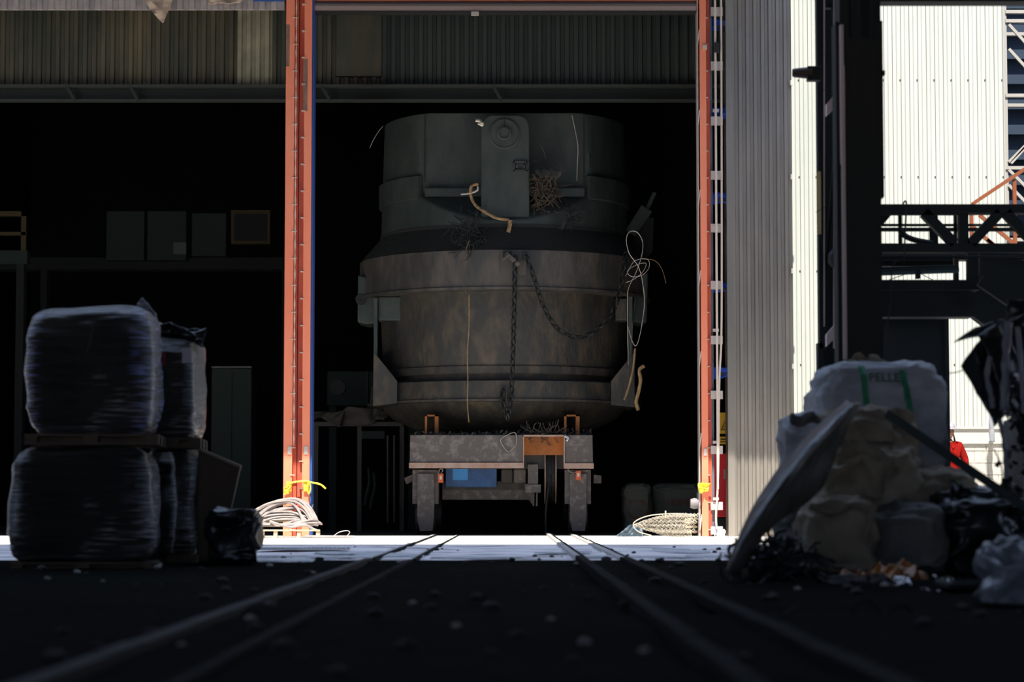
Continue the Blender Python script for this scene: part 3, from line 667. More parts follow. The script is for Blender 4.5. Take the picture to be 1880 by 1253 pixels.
for k in range(7):
    b.tube([(rc.x - .072 + k * .024, rc.y + .465 * math.cos(a), rc.z + .465 * math.sin(a)) for a in [2 * PI * q / 40 for q in range(40)]], .011, 5, closed=True)
b.build('wound_cable', M['chain'], rl)
MB().tube(smooth_path([Vector((rc.x, rc.y - .46, rc.z)), P(1003, 930, YC + .2), P(1002, 960, YC + .15), P(1003, 985, YC - .1)], 6), .02).build('hanging_cable', M['chain'], rl)
for px, py, h in ((809, 870, 17), (1062, 865, 17)):
    lp = MB().pbox(px - 5, py, px + 5, py + h, YC - .05, .1).build('signal_lamp', M['lamp_orange'], car, bevel=.01)
    MB().pbox(px - 2, py + 4, px + 2, py + 11, YC - .07, .03).build('lens', M['wire'], lp)
    MB().tube(smooth_path(px_(YC, (px - 4, py + 2), (px - 10, py + 4), (px - 18, py), (px - 19, py - 6)) if px > 1000 else px_(YC, (px, py), (px + 4, py - 6), (px - 1, py - 8), (px - 4, py)), 5), .008).build('lamp_cable', M['hose'], lp)
for x0, x1 in ((780, 805), (1036, 1064)):
    MB().pbox(x0, 762, x0 + 4, 799, YC + .6, .3).pbox(x1 - 7, 762, x1, 799, YC + .6, .3).pbox(x0, 762, x1, 765, YC + .6, .3).build('support_post', M['car_orange'], car)
MB().box(lx - 1.5, lx + 1.5, ly - 1.3, ly + 1.3, zdk - .02, 1.74).build('saddle', M['car_dark'], car)
MB().prism([(742, 878), (757, 872), (757, 884), (746, 890)], YC + .3, .2).build('side_lug', M['car'], car)
MB().prism([(1090, 872), (1104, 874), (1104, 888), (1090, 888)], YC + .3, .2).build('side_lug', M['car'], car)
# rubble lying on the deck edge
b = MB(); rnd = random.Random(5)
for i in range(260):
    px = rnd.uniform(760, 1085); h = 6 if px < 905 else 11
    c = P(px, 799, YC + rnd.uniform(.03, .5)); c.z = zdk + rnd.random() ** 2 * h / 110; s = rnd.uniform(.012, .045)
    b.obox(c, (s * 1.6, s, s * .7), Matrix.Rotation(rnd.uniform(0, 3), 3, 'Y') @ Matrix.Rotation(rnd.uniform(0, 3), 3, 'Z'))
tag(b.build('deck_rubble', M['chunk']), 'loose dark rubble and dross lying along the front of the car deck', 'rubble', None, 'stuff')
tangle('deck_scrap', P(995, 796, YC + .25), (.42, .15, .035), 70, .007, M['mesh_scrap'], 'tangled wire and strip scrap heaped on the car deck', 'scrap', 8, .22)
wire('wire', px_(YC - .03, (948, 817), (948, 800), (944, 795), (934, 798), (919, 809), (930, 828), (936, 829), (947, 818)), .009, M['wire'], 'bent pale wire hanging over the front beam of the car')
ribbon('foil_scrap', px_(YC - .05, (1037, 800), (1042, 804), (1041, 811)), .06, M['foil'], 'shiny scrap of foil hanging at the edge of the car slot', 'scrap')

# ------------------------------------------------------------------ door posts
def channel_post(x0, x1, webL, webR, name, label, Y=YD, flange='orange'):
    """channel section post: bright flanges and a recessed web between webL and webR"""
    zt_ = tz - .05
    f = lambda px: P(px, 600, Y).x
    r = thing(name, label, 'post', (f((x0 + x1) / 2), Y, 0))
    return r, f, zt_
pr, f, zt_ = channel_post(522, 571, 0, 0, 'door_post', 'double red-oxide door post standing beside the hose coil')
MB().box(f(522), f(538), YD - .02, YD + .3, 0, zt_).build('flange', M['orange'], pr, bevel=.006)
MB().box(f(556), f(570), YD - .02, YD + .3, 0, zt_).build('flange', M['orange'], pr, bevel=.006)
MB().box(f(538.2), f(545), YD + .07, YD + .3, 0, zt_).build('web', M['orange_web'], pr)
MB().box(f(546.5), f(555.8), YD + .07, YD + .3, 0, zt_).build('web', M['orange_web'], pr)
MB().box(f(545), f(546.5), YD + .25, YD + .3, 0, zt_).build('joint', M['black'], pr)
MB().box(f(570.2), f(574), YD + .02, YD + .35, 0, zt_).build('edge_strip', M['blue'], pr)
for k in range(22):
    z = .1 + k * .435; 
    MB().box(f(538) - .03, f(538) + .05, YD - .04, YD - .02, z, z + .015).build('stud', M['wire'], pr)
    MB().box(f(551), f(556) + .02, YD - .04, YD + .08, z + .22, z + .235).build('stud', M['wire'], pr)
for px in (532, 562): MB().pbox(px - 4, 820, px + 3, 835, YD - .035, .02).build('plate', M['zinc'], pr)
MB().pbox(525, 45, 532, 122, YD - .0215, .003).build('scuff', M['scuff'], pr)
MB().pbox(556.5, 108, 565, 204, YD - .0215, .003).build('scuff', M['scuff'], pr)
for px in (528, 560): MB().pbox(px - 3, 885, px + 7, 903, YD - .08, .07).build('clamp', M['yellow'], pr, bevel=.01)
cn = MB().tube([(f(541), YD - .02, z * .12) for z in range(12, 97)], .011, 5, rs=[.014 if z % 2 else .005 for z in range(12, 97)]).build('bead_chain', M['rope'])
tag(cn, 'thin pale chain hanging down the web of the double door post', 'chain')
pr2, f, zt_ = channel_post(1284, 1306, 0, 0, 'door_post', 'single red-oxide door post standing beside the red cabinet')
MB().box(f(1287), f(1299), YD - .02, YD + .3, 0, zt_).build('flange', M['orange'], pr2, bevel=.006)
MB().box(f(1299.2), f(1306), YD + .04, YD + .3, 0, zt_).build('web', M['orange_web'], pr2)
MB().box(f(1282.5), f(1284.5), YD + .02, YD + .3, 0, zt_).build('edge_strip', M['zinc'], pr2)
for k in range(22):
    z = .1 + k * .435; MB().box(f(1298), f(1302), YD - .04, YD + .05, z, z + .013).build('stud', M['wire'], pr2)
    if k % 3 == 0: MB().bar((f(1283), YD, z), (f(1287), YD, z + .25), .02, .02).build('tie', M['zinc'], pr2)
MB().pbox(1292, 824, 1298, 837, YD - .035, .02).build('plate', M['zinc'], pr2)
MB().pbox(1290, 83, 1298, 90, YD - .06, .05).build('small_box', M['wire'], pr2)
# yellow ribbons tied to the posts
b = crumple([P(1281, 888, YD - .1), P(1302, 888, YD - .1), P(1300, 902, YD - .1), P(1283, 908, YD - .1)], 16, 12, .05, 14, 3)
tag(b.build('ribbon_bow', M['yellow'], solid=.006), 'crumpled yellow tape bow tied round the single door post', 'tape')
b = crumple([P(520, 895, YD - .1), P(534, 893, YD - .1), P(533, 905, YD - .1), P(521, 910, YD - .1)], 14, 12, .04, 16, 5)
tag(b.build('ribbon_bow', M['yellow'], solid=.006), 'crumpled yellow tape tied round the double door post', 'tape')
ribbon('ribbon', px_(YD - .1, (532, 888), (545, 885), (562, 884), (570, 886), (588, 890), (598, 898)), .03, M['yellow'], 'yellow tape stretched across the double door post with its end blowing out', 'tape')
ribbon('ribbon', px_(YD - .1, (566, 886), (565, 900), (567, 908), (570, 897), (568, 886)), .02, M['yellow'], 'yellow tape loop dangling at the edge of the double door post', 'tape')
# lintel: shutter box under the orange beam
sh = MB().box(f(572), f(1282), YD + .05, YD + .32, P(900, 19, YD).z, P(900, 10, YD).z).build('shutter_bar', M['shutter'])
tag(sh, 'pinkish grey rolled bottom bar of the shutter across the door head', 'shutter')
MB().tube([(f(572), YD + .12, P(900, 7, YD).z), (f(1282), YD + .12, P(900, 7, YD).z)], .07, 14).build('roller', mat('dim_roller', (.16, .13, .13), .5, .4), sh)
MB().box(f(572), f(1282), YD + .04, YD + .3, P(900, 21, YD).z, P(900, 19.2, YD).z).build('seal', M['black'], sh)
MB().pbox(865, 21, 879, 28, YD + .02, .05).build('tag_plate', M['zinc'], sh)
# tarpaulin corner hanging from the eave
tp_ = MB(); cs = px_(YD - .12, (252, -30), (325, -30), (318, 5), (298, 41), (276, 28), (262, 6)); 
vs = []; 
for j in range(18):
    v = j / 17; a = P(254 + 44 * v ** 1.6, -30 + 72 * v, YD - .12); c2 = P(324 - 24 * v ** 1.3, -30 + 72 * v, YD - .12)
    for i in range(14):
        u = i / 13; p = a.lerp(c2, u); q = p * 5; p.y += .10 * (abs(noise.noise(q)) - .3); vs.append(p)
tp_.add(vs, [(j * 14 + i, j * 14 + i + 1, (j + 1) * 14 + i + 1, (j + 1) * 14 + i) for j in range(17) for i in range(13)], True)
tag(tp_.build('tarpaulin', M['tarp'], solid=.01), 'beige tarpaulin corner hanging in a point from the eave cladding', 'tarpaulin')
b = crumple([P(372, -14, YD - .1), P(468, -14, YD - .1), P(440, 4, YD - .1), P(384, 6, YD - .1)], 20, 8, .06, 6, 2)
tag(b.build('tarpaulin', M['tarp'], solid=.01), 'second beige tarpaulin edge folded over the eave cladding', 'tarpaulin')
b = MB().pbox(466, -12, 522, 2, YD - .06, .04); tag(b.build('gutter_sheet', M['blue']), 'blue flat sheet fixed above the eave next to the double post', 'sheet')

# ------------------------------------------------------------------ narrow bay between post and grey cladding
bay = thing('cable_ladder', 'tall bay of stacked grey bracket plates and uprights between red post and grey cladding', 'ladder rack', (f(1320), YD + .1, 0))
MB().box(f(1306.5), f(1311), YD + .12, YD + .3, 0, zt_).build('upright', mat('grey_blue_upright', (.13, .17, .22), .5, .2), bay)
for py in (20, 120, 221, 321, 418, 523, 624, 725, 826, 929, 974):
    MB().pbox(1305, py - 7, 1327, py + 8, YD + .0, .1).build('bracket_plate', M['zinc'], bay)
for py in (0, 208, 420, 612, 818, 922):
    MB().pbox(1309, py - 8, 1320, py - 3, YD - .04, .08).build('clip', M['zinc'], bay)
pl_ = MB().tube([(f(1315.5), YD - .08, .75), (f(1315.5), YD - .08, zt_)], .018, 8).build('pole', M['rope'])
tag(pl_, 'thin pale vertical pole in front of the bracket plates', 'pole')
MB().pbox(1311, 78, 1320, 96, YD - .14, .08).build('switch_box', M['black'], pl_)
b = MB().tube(smooth_path([(f(1327), YD - .06, zt_), (f(1326), YD - .06, 6.0), (f(1324), YD - .06, 3.4), (f(1319), YD - .07, 2.4), (f(1316), YD - .07, .95), (f(1312), YD - .07, .35), (f(1313), YD - .07, .12)], 10), .017, 6)
tag(b.build('rope', M['rope']), 'twisted pale rope hanging down beside the thin pole', 'rope')
for i, py in enumerate((45, 208, 363, 527, 683)):
    c = [P(1305, py - 10, YD + .22), P(1345, py - 8, YD + .08), P(1338, py + 9, YD + .08), P(1306, py + 12, YD + .22)]
    b = crumple(c, 14, 10, .05, 7, i); o = b.build('tarp_fold', M['blue_tarp'], solid=.01)
    lab = ['blue tarpaulin fold just under the lintel level between post and cladding', 'blue tarpaulin fold second from the top in the bracket bay',
           'blue tarpaulin fold in the middle of the bracket bay', 'blue tarpaulin fold second from the bottom in the bracket bay', 'lowest blue tarpaulin fold above the warning sign'][i]
    tag(o, lab, 'tarpaulin', 'blue tarpaulin folds between brackets')
    MB().pbox(1317, py + 2, 1344, py + 7, YD + .1, .2).build('shelf_bar', M['steel_dark'], o)
rd = MB().pbox(1308, 833, 1346, 950, YD + .75, .5).build('red_cabinet', M['red'], bevel=.01)
tag(rd, 'bright red metal cabinet behind the single door post', 'cabinet')
ORG[rd.name] = ORG[rd.name]
MB().pbox(1329, 862, 1336, 880, YD + .72, .04).build('handle', M['grey_plastic'], rd)
rb = MB().box(f(1276), f(1346), YD + .78, YD + 1.2, 0, P(1320, 952, YD + .78).z).build('cabinet_plinth', M['dark']); tag(rb, 'dark low plinth carrying the bright red cabinet', 'plinth')
sg = MB().pbox(1321, 758, 1345, 797, YD + .74, .02).build('warning_sign', M['sign_yellow'])
tag(sg, 'yellow warning sign with a black triangle above the red cabinet', 'sign')
a, b2, c2 = P(1324, 790, YD + .73), P(1335, 766, YD + .73), P(1344, 790, YD + .73)
MB().tube([a, b2, c2], .012, 4, closed=True).build('triangle', M['black'], sg)
lo_ = MB().pbox(1321, 802, 1345, 816, YD + .74, .02).build('lower_plate', M['sign_yellow'], sg)
MB().pbox(1323, 806, 1343, 808, YD + .735, .004).build('small_lettering', M['black'], lo_)
MB().pbox(1323, 811, 1340, 812.5, YD + .735, .004).build('small_lettering', M['black'], lo_)
MB().pbox(1341, 760, 1344, 842, YD + .762, .03).build('mounting_bar', M['steel_dark'], sg)
lam = MB().lathe([(.001, 0), (.07, .0), (.09, .06), (.075, .14), (.04, .19), (.001, .2)], (0, 0, 0), 20, lambda x, y, z: (P(1268, 925, YD + .2).x + z, YD + .25 + x, P(1268, 925, YD + .2).z + y)).build('flood_lamp', M['grey_plastic'])
tag(lam, 'small grey conical lamp fixed inside the single door post', 'lamp')
MB().box(P(1282, 925, YD + .2).x - .02, P(1284, 925, YD + .2).x, YD + .2, YD + .3, P(1268, 925, YD + .2).z - .05, P(1268, 905, YD + .2).z).build('arm', M['steel_dark'], lam)
# litter at the foot of the bay
b = crumple([P(1309, 984, YD - .1), P(1333, 984, YD - .1), P(1330, 974, YD + .1), P(1312, 973, YD + .1)], 16, 12, .06, 9, 4)
tag(b.build('plastic_scrap', M['paper'], solid=.005), 'crumpled white plastic at the foot of the bracket bay', 'litter')

# ------------------------------------------------------------------ hose coil, pallet, pipe, net
YL = 36.9
pal = thing('pallet', 'pale wooden pallet under the hose coil at the foot of the double post', 'pallet', (P(515, 983, YL).x, YL + .5, 0))
for i, px in enumerate((447, 478, 502, 545, 580)): 
    for yy in (0, .5, .95): MB().pbox(px, 975, px + 7, 989, YL + yy, .1).build('block', M['wood'], pal)
for yy in (0, .25, .5, .75, .98): MB().pbox(446, 973, 587, 976, YL - .02 + yy, .1).build('board', M['wood'], pal)
MB().pbox(446, 988.4, 520, 990.4, YL, .1).build('board', M['wood'], pal)
b = MB(); rnd = random.Random(11); cx = P(512, 972, YL + .5)
for i in range(30):
    R = .56 - .16 * rnd.random(); hh = rnd.uniform(.05, .34); dp = rnd.uniform(.25, .46); sk = rnd.uniform(.0, .5); x0 = rnd.uniform(-.06, .10); pts = []
    for q in range(40):
        a = 2 * PI * q / 40; x = R * math.cos(a); y = dp * math.sin(a)
        z = .19 + max(0, .5 + .5 * math.sin(a)) * hh * (1.15 + .3 * (x / R)) * (1 - .75 * (x / R) ** 4) + .012 * math.sin(3 * a + i)
        pts.append((cx.x + x0 + x, YL + .5 + y * .8, z))
    b.tube(pts, .0175, 6, closed=True)
b.tube(smooth_path([Vector((cx.x - .5, YL + .3, .2)), P(445, 975, YL), P(432, 972, YL - .1), P(440, 958, YL - .1), P(443, 953, YL - .1)], 6), .012, 5)
b.tube(smooth_path([Vector((cx.x - .1, YL + .1, .25)), P(530, 968, YL), P(560, 965, YL), P(575, 972, YL), P(583, 975, YL)], 6), .019, 6)
tag(b.build('hose_coil', M['hose']), 'big heaped coil of pale grey hose lying on the pallet', 'hose')
b = MB().tube([P(560, 986, YL - .25), P(651, 986.5, YL + .0)], .022, 10); o = b.build('pipe', M['hose']); tag(o, 'straight pale pipe lying on the sunlit floor beside the pallet', 'pipe')
wire('wire', px_(YL + .3, (611, 986), (622, 978), (636, 975), (642, 978), (636, 986)), .009, M['wire'], 'pale wire loop rising from the sunlit floor behind the pipe')
wire('wire', px_(YL + .9, (577, 974), (571, 960), (570, 945), (575, 926)), .005, M['straw'], 'thin dark wire sprung up beside the edge of the double post')
# roll of wire netting
b = MB(); rnd = random.Random(4); xc = P(1224, 966, 37.6)
for i in range(64):
    q = rnd.uniform(-1, 1); yy = rnd.uniform(-.2, .2); xl = xc.x - .52 * math.sqrt(max(.02, 1 - q * q * .85)); xr = xc.x + rnd.uniform(.26, .46) + .06 * q
    pts = []; m_ = 26; ph = rnd.uniform(0, 6)
    for k in range(m_ + 1):
        t = k / m_; x = xr + (xl - xr) * t; zc = .19 + q * .155 * math.sqrt(max(0, 1 - max(0, (t - .35) / .66) ** 2.2)) + .03 * q * (1 - t)
        zz = zc + .016 * (1 if k % 2 else -1) * (1 if t < .9 else .3)
        pts.append((x, 37.6 + yy * (1 - t ** 4) + .012 * math.sin(k * 1.9 + ph), max(zz, .012)))
    b.tube(pts, .0055, 4)
b.tube(smooth_path([(xc.x + .40, 37.38, .35), (xc.x + .1, 37.38, .365), (xc.x - .25, 37.38, .34), (xc.x - .46, 37.38, .27), (xc.x - .53, 37.38, .19), (xc.x - .45, 37.38, .09), (xc.x - .25, 37.38, .03)], 6), .009, 5)
b.tube([(xc.x - .03, 37.38, .30), (xc.x - .03, 37.38, .41)], .012, 6)
tag(b.build('netting_roll', M['net']), 'flattened roll of pale wire netting lying in the sun beside the door post', 'netting')
b = crumple([P(1128, 990, 38.4), P(1185, 990, 38.4), P(1180, 958, 38.6), P(1150, 966, 38.6)], 14, 10, .06, 6, 9)
tag(b.build('film_heap', mat('dull_blue_film', (.03, .05, .07), .5), solid=.008), 'low grey blue plastic heap just inside the door behind the netting', 'plastic')

# ------------------------------------------------------------------ wrapped bales
def bale(name, px0, py0, px1, py1, Y, depth, label, seed, e=.30, taper=0.0):
    a = P(px0, py1, Y); c = P(px1, py0, Y); cx_ = (a.x + c.x) / 2; hx = (c.x - a.x) / 2; hz = (c.z - a.z) / 2; cz = (a.z + c.z) / 2; hy = depth / 2
    b = MB(); nu, nv = 72, 48; vs = []
    def se(t, ex): return math.copysign(abs(t) ** ex, t)
    for j in range(nv + 1):
        v = -PI / 2 + PI * j / nv
        for i in range(nu):
            u = 2 * PI * i / nu
            x = se(math.cos(v), e) * se(math.cos(u), e); y = se(math.cos(v), e) * se(math.sin(u), e); z = se(math.sin(v), .36)
            k = 1 + taper * (-z) * .5
            p = Vector((cx_ + x * hx * k, Y + hy + y * hy * k, cz + z * hz))
            d = Vector((x, y, z * .4)).normalized()
            q = Vector((p.x * 1.6 + seed * 5, p.y * 1.6, p.z * 9)); h = .016 * noise.fractal(q, 1, 2, 3) + .055 * noise.noise(Vector((p.x * 2.1 + seed, p.y * 2.1, p.z * 2.1))) + .012 * noise.noise(Vector((p.x * 7, p.y * 7 + seed, p.z * 26)))
            p += d * h; vs.append(p)
    piv = Vector((cx_, Y, 0)); RT = Matrix.Rotation(-.5 * math.atan2(cx_, Y), 3, 'Z'); vs = [RT @ (p - piv) + piv for p in vs]
    fs = [(j * nu + i, j * nu + (i + 1) % nu, (j + 1) * nu + (i + 1) % nu, (j + 1) * nu + i) for j in range(nv) for i in range(nu)]
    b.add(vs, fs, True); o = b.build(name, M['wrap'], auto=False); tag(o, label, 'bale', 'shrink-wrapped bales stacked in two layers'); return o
YB = 19.3
bA = bale('wrapped_bale', 14, 818, 282, 1036, YB, 1.1, 'big bottom bale in glossy stretch wrap at the front of the stack', 1, taper=.05)
bB = bale('wrapped_bale', 45, 559, 284, 800, YB + .05, 1.1, 'big top bale in glossy stretch wrap resting on a pallet, tuft at its corner', 2)
bC = bale('wrapped_bale', 262, 822, 362, 1024, YB + 1.25, 1.1, 'lower bale of the rear stack next to the leaning board', 3)
bD = bale('wrapped_bale', 250, 614, 365, 806, YB + 1.25, 1.1, 'upper bale of the rear stack with a white label near its top corner', 4)
bE = bale('wrapped_bale', 285, 828, 319, 1022, YB + .9, .30, 'narrow wrapped bale squeezed between the front and rear stacks', 5, e=.4)
bB.data.materials[0] = M['wrap_glint']; bD.data.materials[0] = M['wrap_glint']
MB().pbox(334, 639, 352, 667, YB + 1.19, .02).build('paper_label', M['paper'], bD)
MB().pbox(299, 648, 303, 670, YB + 1.2, .02).build('red_label', M['red'], bD)
MB().bar(P(178, 581, YB - .02), P(160, 650, YB - .02), .02, .01).build('tear', M['black'], bB)
def bale_pallet(px0, px1, py0, py1, Y, d, label):
    r = thing('pallet', label, 'pallet', (P((px0 + px1) / 2, py1, Y).x, Y, P(100, py1, Y).z))
    r.rotation_euler[2] = -.5 * math.atan2(r.location.x, Y)
    a = P(px0, py1, Y); c = P(px1, py0, Y); x0, x1, z0, z1 = a.x, c.x, a.z, c.z; h = z1 - z0
    for k in range(5): MB().box(x0, x1, Y + k * d / 4.6, Y + k * d / 4.6 + .1, z1 - h * .22, z1).build('board', M['wood_dark'], r)
    for k in range(3):
        for q in range(3):
            x = x0 + (x1 - x0 - .1) * k / 2; MB().box(x, x + .1, Y + q * d * .42, Y + q * d * .42 + .14, z0 + h * .2, z1 - h * .22).build('block', M['wood_dark'], r)
    for k in range(3): MB().box(x0, x1, Y + k * d * .42, Y + k * d * .42 + .12, z0, z0 + h * .2).build('board', M['wood_dark'], r)
    for k in range(2): MB().box(x0 + .01, x1 - .01, Y + .145 + k * d * .6, Y + .17 + k * d * .6, z0 + h * .2, z1 - h * .22).build('gap_light_stop', M['wood_dark'], r)  # boards added to stop light shining through the pallet gap
bale_pallet(46, 290, 797, 817, YB + .05, 1.05, 'damp dark pallet between the two big front bales')
bale_pallet(268, 368, 804, 823, YB + 1.25, 1.05, 'damp dark pallet between the two rear bales')
bale_pallet(20, 285, 1033, 1050, YB + .02, 1.05, 'bottom pallet under the big front bale, almost hidden in the dark')
bale_pallet(262, 362, 1020, 1034, YB + 1.2, 1.05, 'bottom pallet under the rear stack of bales')
b = crumple([P(238, 566, YB + .3), P(262, 548, YB + .3), P(290, 585, YB + .4), P(282, 600, YB + .3)], 14, 14, .05, 9, 2)
tag(b.build('film_tuft', M['film_grey'], solid=.006), 'bunched clear film tuft at the top corner of the big bale', 'plastic film')
b = crumple([P(262, 560, YB + 1.6), P(345, 612, YB + 1.3), P(374, 640, YB + 1.6), P(262, 640, YB + 1.9)], 26, 22, .10, 5, 6)
tag(b.build('film_sheet', M['film'], solid=.008), 'black crumpled film draped over the top of the rear bale', 'plastic film')
b = crumple([P(335, 606, YB + 1.5), P(378, 604, YB + 1.5), P(377, 640, YB + 1.5), P(345, 618, YB + 1.4)], 12, 12, .06, 7, 1)
tag(b.build('film_sheet', M['film'], solid=.008), 'small black film edge folded over the rear bale corner', 'plastic film')
bd = MB().prism([(364, 826), (441, 859), (402, 1034), (360, 1034)], 20.9, .05).build('board', M['board']); tag(bd, 'brown board leaning against the rear bales', 'board')
MB().prism([(364, 822), (442, 855), (441, 860), (364, 827)], 20.88, .07).build('board_edge', M['board_edge'], bd)
def bag(name, px0, py0, px1, py1, Y, depth, m, label, cat, seed, e=.45, ez=.4, fold=.05, fr=2.2, group=None, vert=False, sagz=0.0, fine=.012):
    a = P(px0, py1, Y); c = P(px1, py0, Y); cx_ = (a.x + c.x) / 2; hx = (c.x - a.x) / 2; hz = (c.z - a.z) / 2; cz = (a.z + c.z) / 2; hy = depth / 2
    b = MB(); nu, nv = 90, 60; vs = []
    def se(t, ex): return math.copysign(abs(t) ** ex, t)
    for j in range(nv + 1):
        v = -PI / 2 + PI * j / nv
        for i in range(nu):
            u = 2 * PI * i / nu
            x = se(math.cos(v), ez) * se(math.cos(u), e); y = se(math.cos(v), ez) * se(math.sin(u), e); z = se(math.sin(v), ez)
            p = Vector((cx_ + x * hx, Y + hy + y * hy, cz + z * hz - sagz * (x ** 2) * max(0, z)))
            d = Vector((x, y, z)).normalized()
            q = Vector((p.x * fr + seed * 3.1, p.y * fr, p.z * fr * (1.8 if not vert else .5)))
            h = fold * 1.15 * (.45 - 1.5 * abs(noise.fractal(q, 1, 2, 3))) + fine * 1.8 * (.4 - abs(noise.noise(q * 3.3 + Vector((0, 0, seed))))) * 2 + fine * .6 * noise.fractal(q * 8, 1, 2, 2)
            p += d * h; p.z = max(p.z, .004); vs.append(p)
    b.add(vs, [(j * nu + i, j * nu + (i + 1) % nu, (j + 1) * nu + (i + 1) % nu, (j + 1) * nu + i) for j in range(nv) for i in range(nu)], True)
    o = b.build(name, m, auto=False); return tag(o, label, cat, group)
bag('bin_bag', 378, 938, 468, 1036, 20.2, .5, M['film'], 'black glossy plastic bag slumped at the foot of the leaning board', 'bag', 12, fold=.07)

# ------------------------------------------------------------------ sack pile
def text_on(target, s, size, c, Y, m, name, sx=1.0, rot=0.0):
    cu = bpy.data.curves.new('lettering', 'FONT'); cu.body = s; cu.size = size; cu.align_x = 'CENTER'; cu.align_y = 'CENTER'; cu.resolution_u = 3; cu.offset = .001
    t = bpy.data.objects.new('lettering_source', cu); C.objects.link(t)
    bpy.context.view_layer.update(); me = bpy.data.meshes.new_from_object(t.evaluated_get(bpy.context.evaluated_depsgraph_get()))
    bpy.data.objects.remove(t)
    bm = bmesh.new(); bm.from_mesh(me); bmesh.ops.triangulate(bm, faces=bm.faces)
    bmesh.ops.subdivide_edges(bm, edges=[e for e in bm.edges if e.calc_length() > .03], cuts=2)
    tm = target.data; o0 = ORG[target.name]
    bv = BVHTree.FromPolygons([v.co + o0 for v in tm.vertices], [tuple(p.vertices) for p in tm.polygons])
    b = MB(); vs = []
    for v in bm.verts:
        x, z = v.co.x * sx, v.co.y; x, z = x * math.cos(rot) - z * math.sin(rot), x * math.sin(rot) + z * math.cos(rot)
        hit = bv.ray_cast(Vector((c.x + x, Y - 3, c.z + z)), Vector((0, 1, 0)))
        vs.append(Vector((c.x + x, (hit[0].y if hit[0] else Y) - .006, c.z + z)))
    b.add(vs, [tuple(v.index for v in f.verts) for f in bm.faces]); bm.free(); return b.build(name, m, target)
def strap_on(target, pts, wd, m, name, Y):
    tm = target.data; o0 = ORG[target.name]
    bv = BVHTree.FromPolygons([v.co + o0 for v in tm.vertices], [tuple(p.vertices) for p in tm.polygons])
    pts = smooth_path(pts, 12); b = MB(); vs = []
    for i, p in enumerate(pts):
        for s in (-.5, 0, .5):
            x = p.x + s * wd; hit = bv.ray_cast(Vector((x, Y - 3, p.z)), Vector((0, 1, 0)))
            vs.append(Vector((x, (hit[0].y if hit[0] else Y) - .012, p.z)))
    n = len(pts); b.add(vs, [(3 * i + k, 3 * i + k + 1, 3 * i + k + 4, 3 * i + k + 3) for i in range(n - 1) for k in range(2)], True)
    return b.build(name, m, target, solid=.006)
GS = 'woven bulk bags heaped in the pile'
YS = 17.0
top = bag('bulk_bag', 1506, 664, 1742, 885, YS + .7, 1.0, M['bag_white'], 'white bulk bag with green straps and PELLET lettering on top of the pile', 'bag', 3, e=.35, ez=.42, fold=.045, fr=2.6, group=GS)
text_on(top, 'PELLET', .090, P(1631, 694, YS + .7), YS + .7, M['green_ink'], 'lettering', 1.05)
strap_on(top, px_(YS + .7, (1583, 672), (1586, 700), (1590, 740), (1597, 775)), .045, M['green_strap'], 'green_strap', YS + .7)
strap_on(top, px_(YS + .7, (1657, 680), (1664, 720), (1672, 770), (1682, 800)), .045, M['green_strap'], 'green_strap', YS + .7)
b = crumple([P(1550, 664, YS + .9), P(1600, 652, YS + .9), P(1640, 672, YS + 1.2), P(1565, 678, YS + .75)], 18, 12, .05, 8, 3)
tag(b.build('sack_flap', M['bag_brown'], solid=.008), 'brown folded sack flap lying on the white bulk bag', 'sack')
bag('bulk_bag', 1446, 757, 1560, 935, YS + .5, .7, M['bag_white'], 'pale bulk bag with a torn open top next to the grey cladding', 'bag', 5, e=.5, fold=.05, group=GS)
b = crumple([P(1442, 762, YS + .45), P(1505, 762, YS + .45), P(1515, 782, YS + .5), P(1450, 776, YS + .45)], 20, 10, .05, 9, 8)
tag(b.build('sack_flap', M['bag_grey'], solid=.008), 'frayed grey sack mouth folded on the torn pale bag', 'sack')
bag('bulk_bag', 1520, 755, 1690, 860, YS + .1, .9, M['bag_brown'], 'brown crumpled bulk bag lying directly under the white PELLET bag', 'bag', 6, e=.6, ez=.5, fold=.10, fr=3.0, group=GS)
bag('bulk_bag', 1505, 822, 1700, 945, YS - .2, .9, M['bag_brown'], 'brown bulk bag with two curling straps in the middle of the pile', 'bag', 7, e=.55, ez=.5, fold=.10, fr=2.6, group=GS)
bag('bulk_bag', 1650, 864, 1802, 985, YS - .1, 1.0, M['bag_brown'], 'brown bulk bag under the slanting dark beam', 'bag', 8, e=.6, ez=.5, fold=.09, fr=2.2, group=GS)
bag('bulk_bag', 1443, 922, 1560, 1056, YS - .3, .9, M['bag_grey'], 'grey bulk bag at the bottom corner of the pile beside the rubber sheet', 'bag', 9, e=.5, fold=.07, group=GS)
bag('bulk_bag', 1478, 918, 1620, 1058, YS - .6, .8, M['bag_brown'], 'brown bulk bag in the bottom row with stitched seams', 'bag', 10, e=.5, fold=.06, fr=2.6, group=GS)
bag('bulk_bag', 1595, 930, 1745, 1062, YS - .55, .9, M['bag_grey'], 'dark grey bulk bag in the bottom row behind the orange film', 'bag', 11, e=.5, fold=.07, group=GS)
bag('bulk_bag', 1720, 905, 1900, 1075, YS - .5, 1.2, M['film'], 'black film-covered bag at the dark end of the pile', 'bag', 14, e=.6, ez=.6, fold=.12, group=GS)
def cstrap(pts, wd, label, m='bag_brown'):
    ribbon('webbing_strap', pts, wd, M[m], label, 'strap', 6, 'loose webbing straps on the pile')
cstrap(px_(YS - .35, (1545, 828), (1575, 822), (1600, 845), (1612, 880), (1606, 915)), .11, 'wide brown strap curling down the middle bag, nearer the rubber sheet')
cstrap(px_(YS - .38, (1585, 820), (1618, 838), (1640, 862), (1628, 872)), .08, 'wide brown strap curling over the middle bag, nearer the beam')
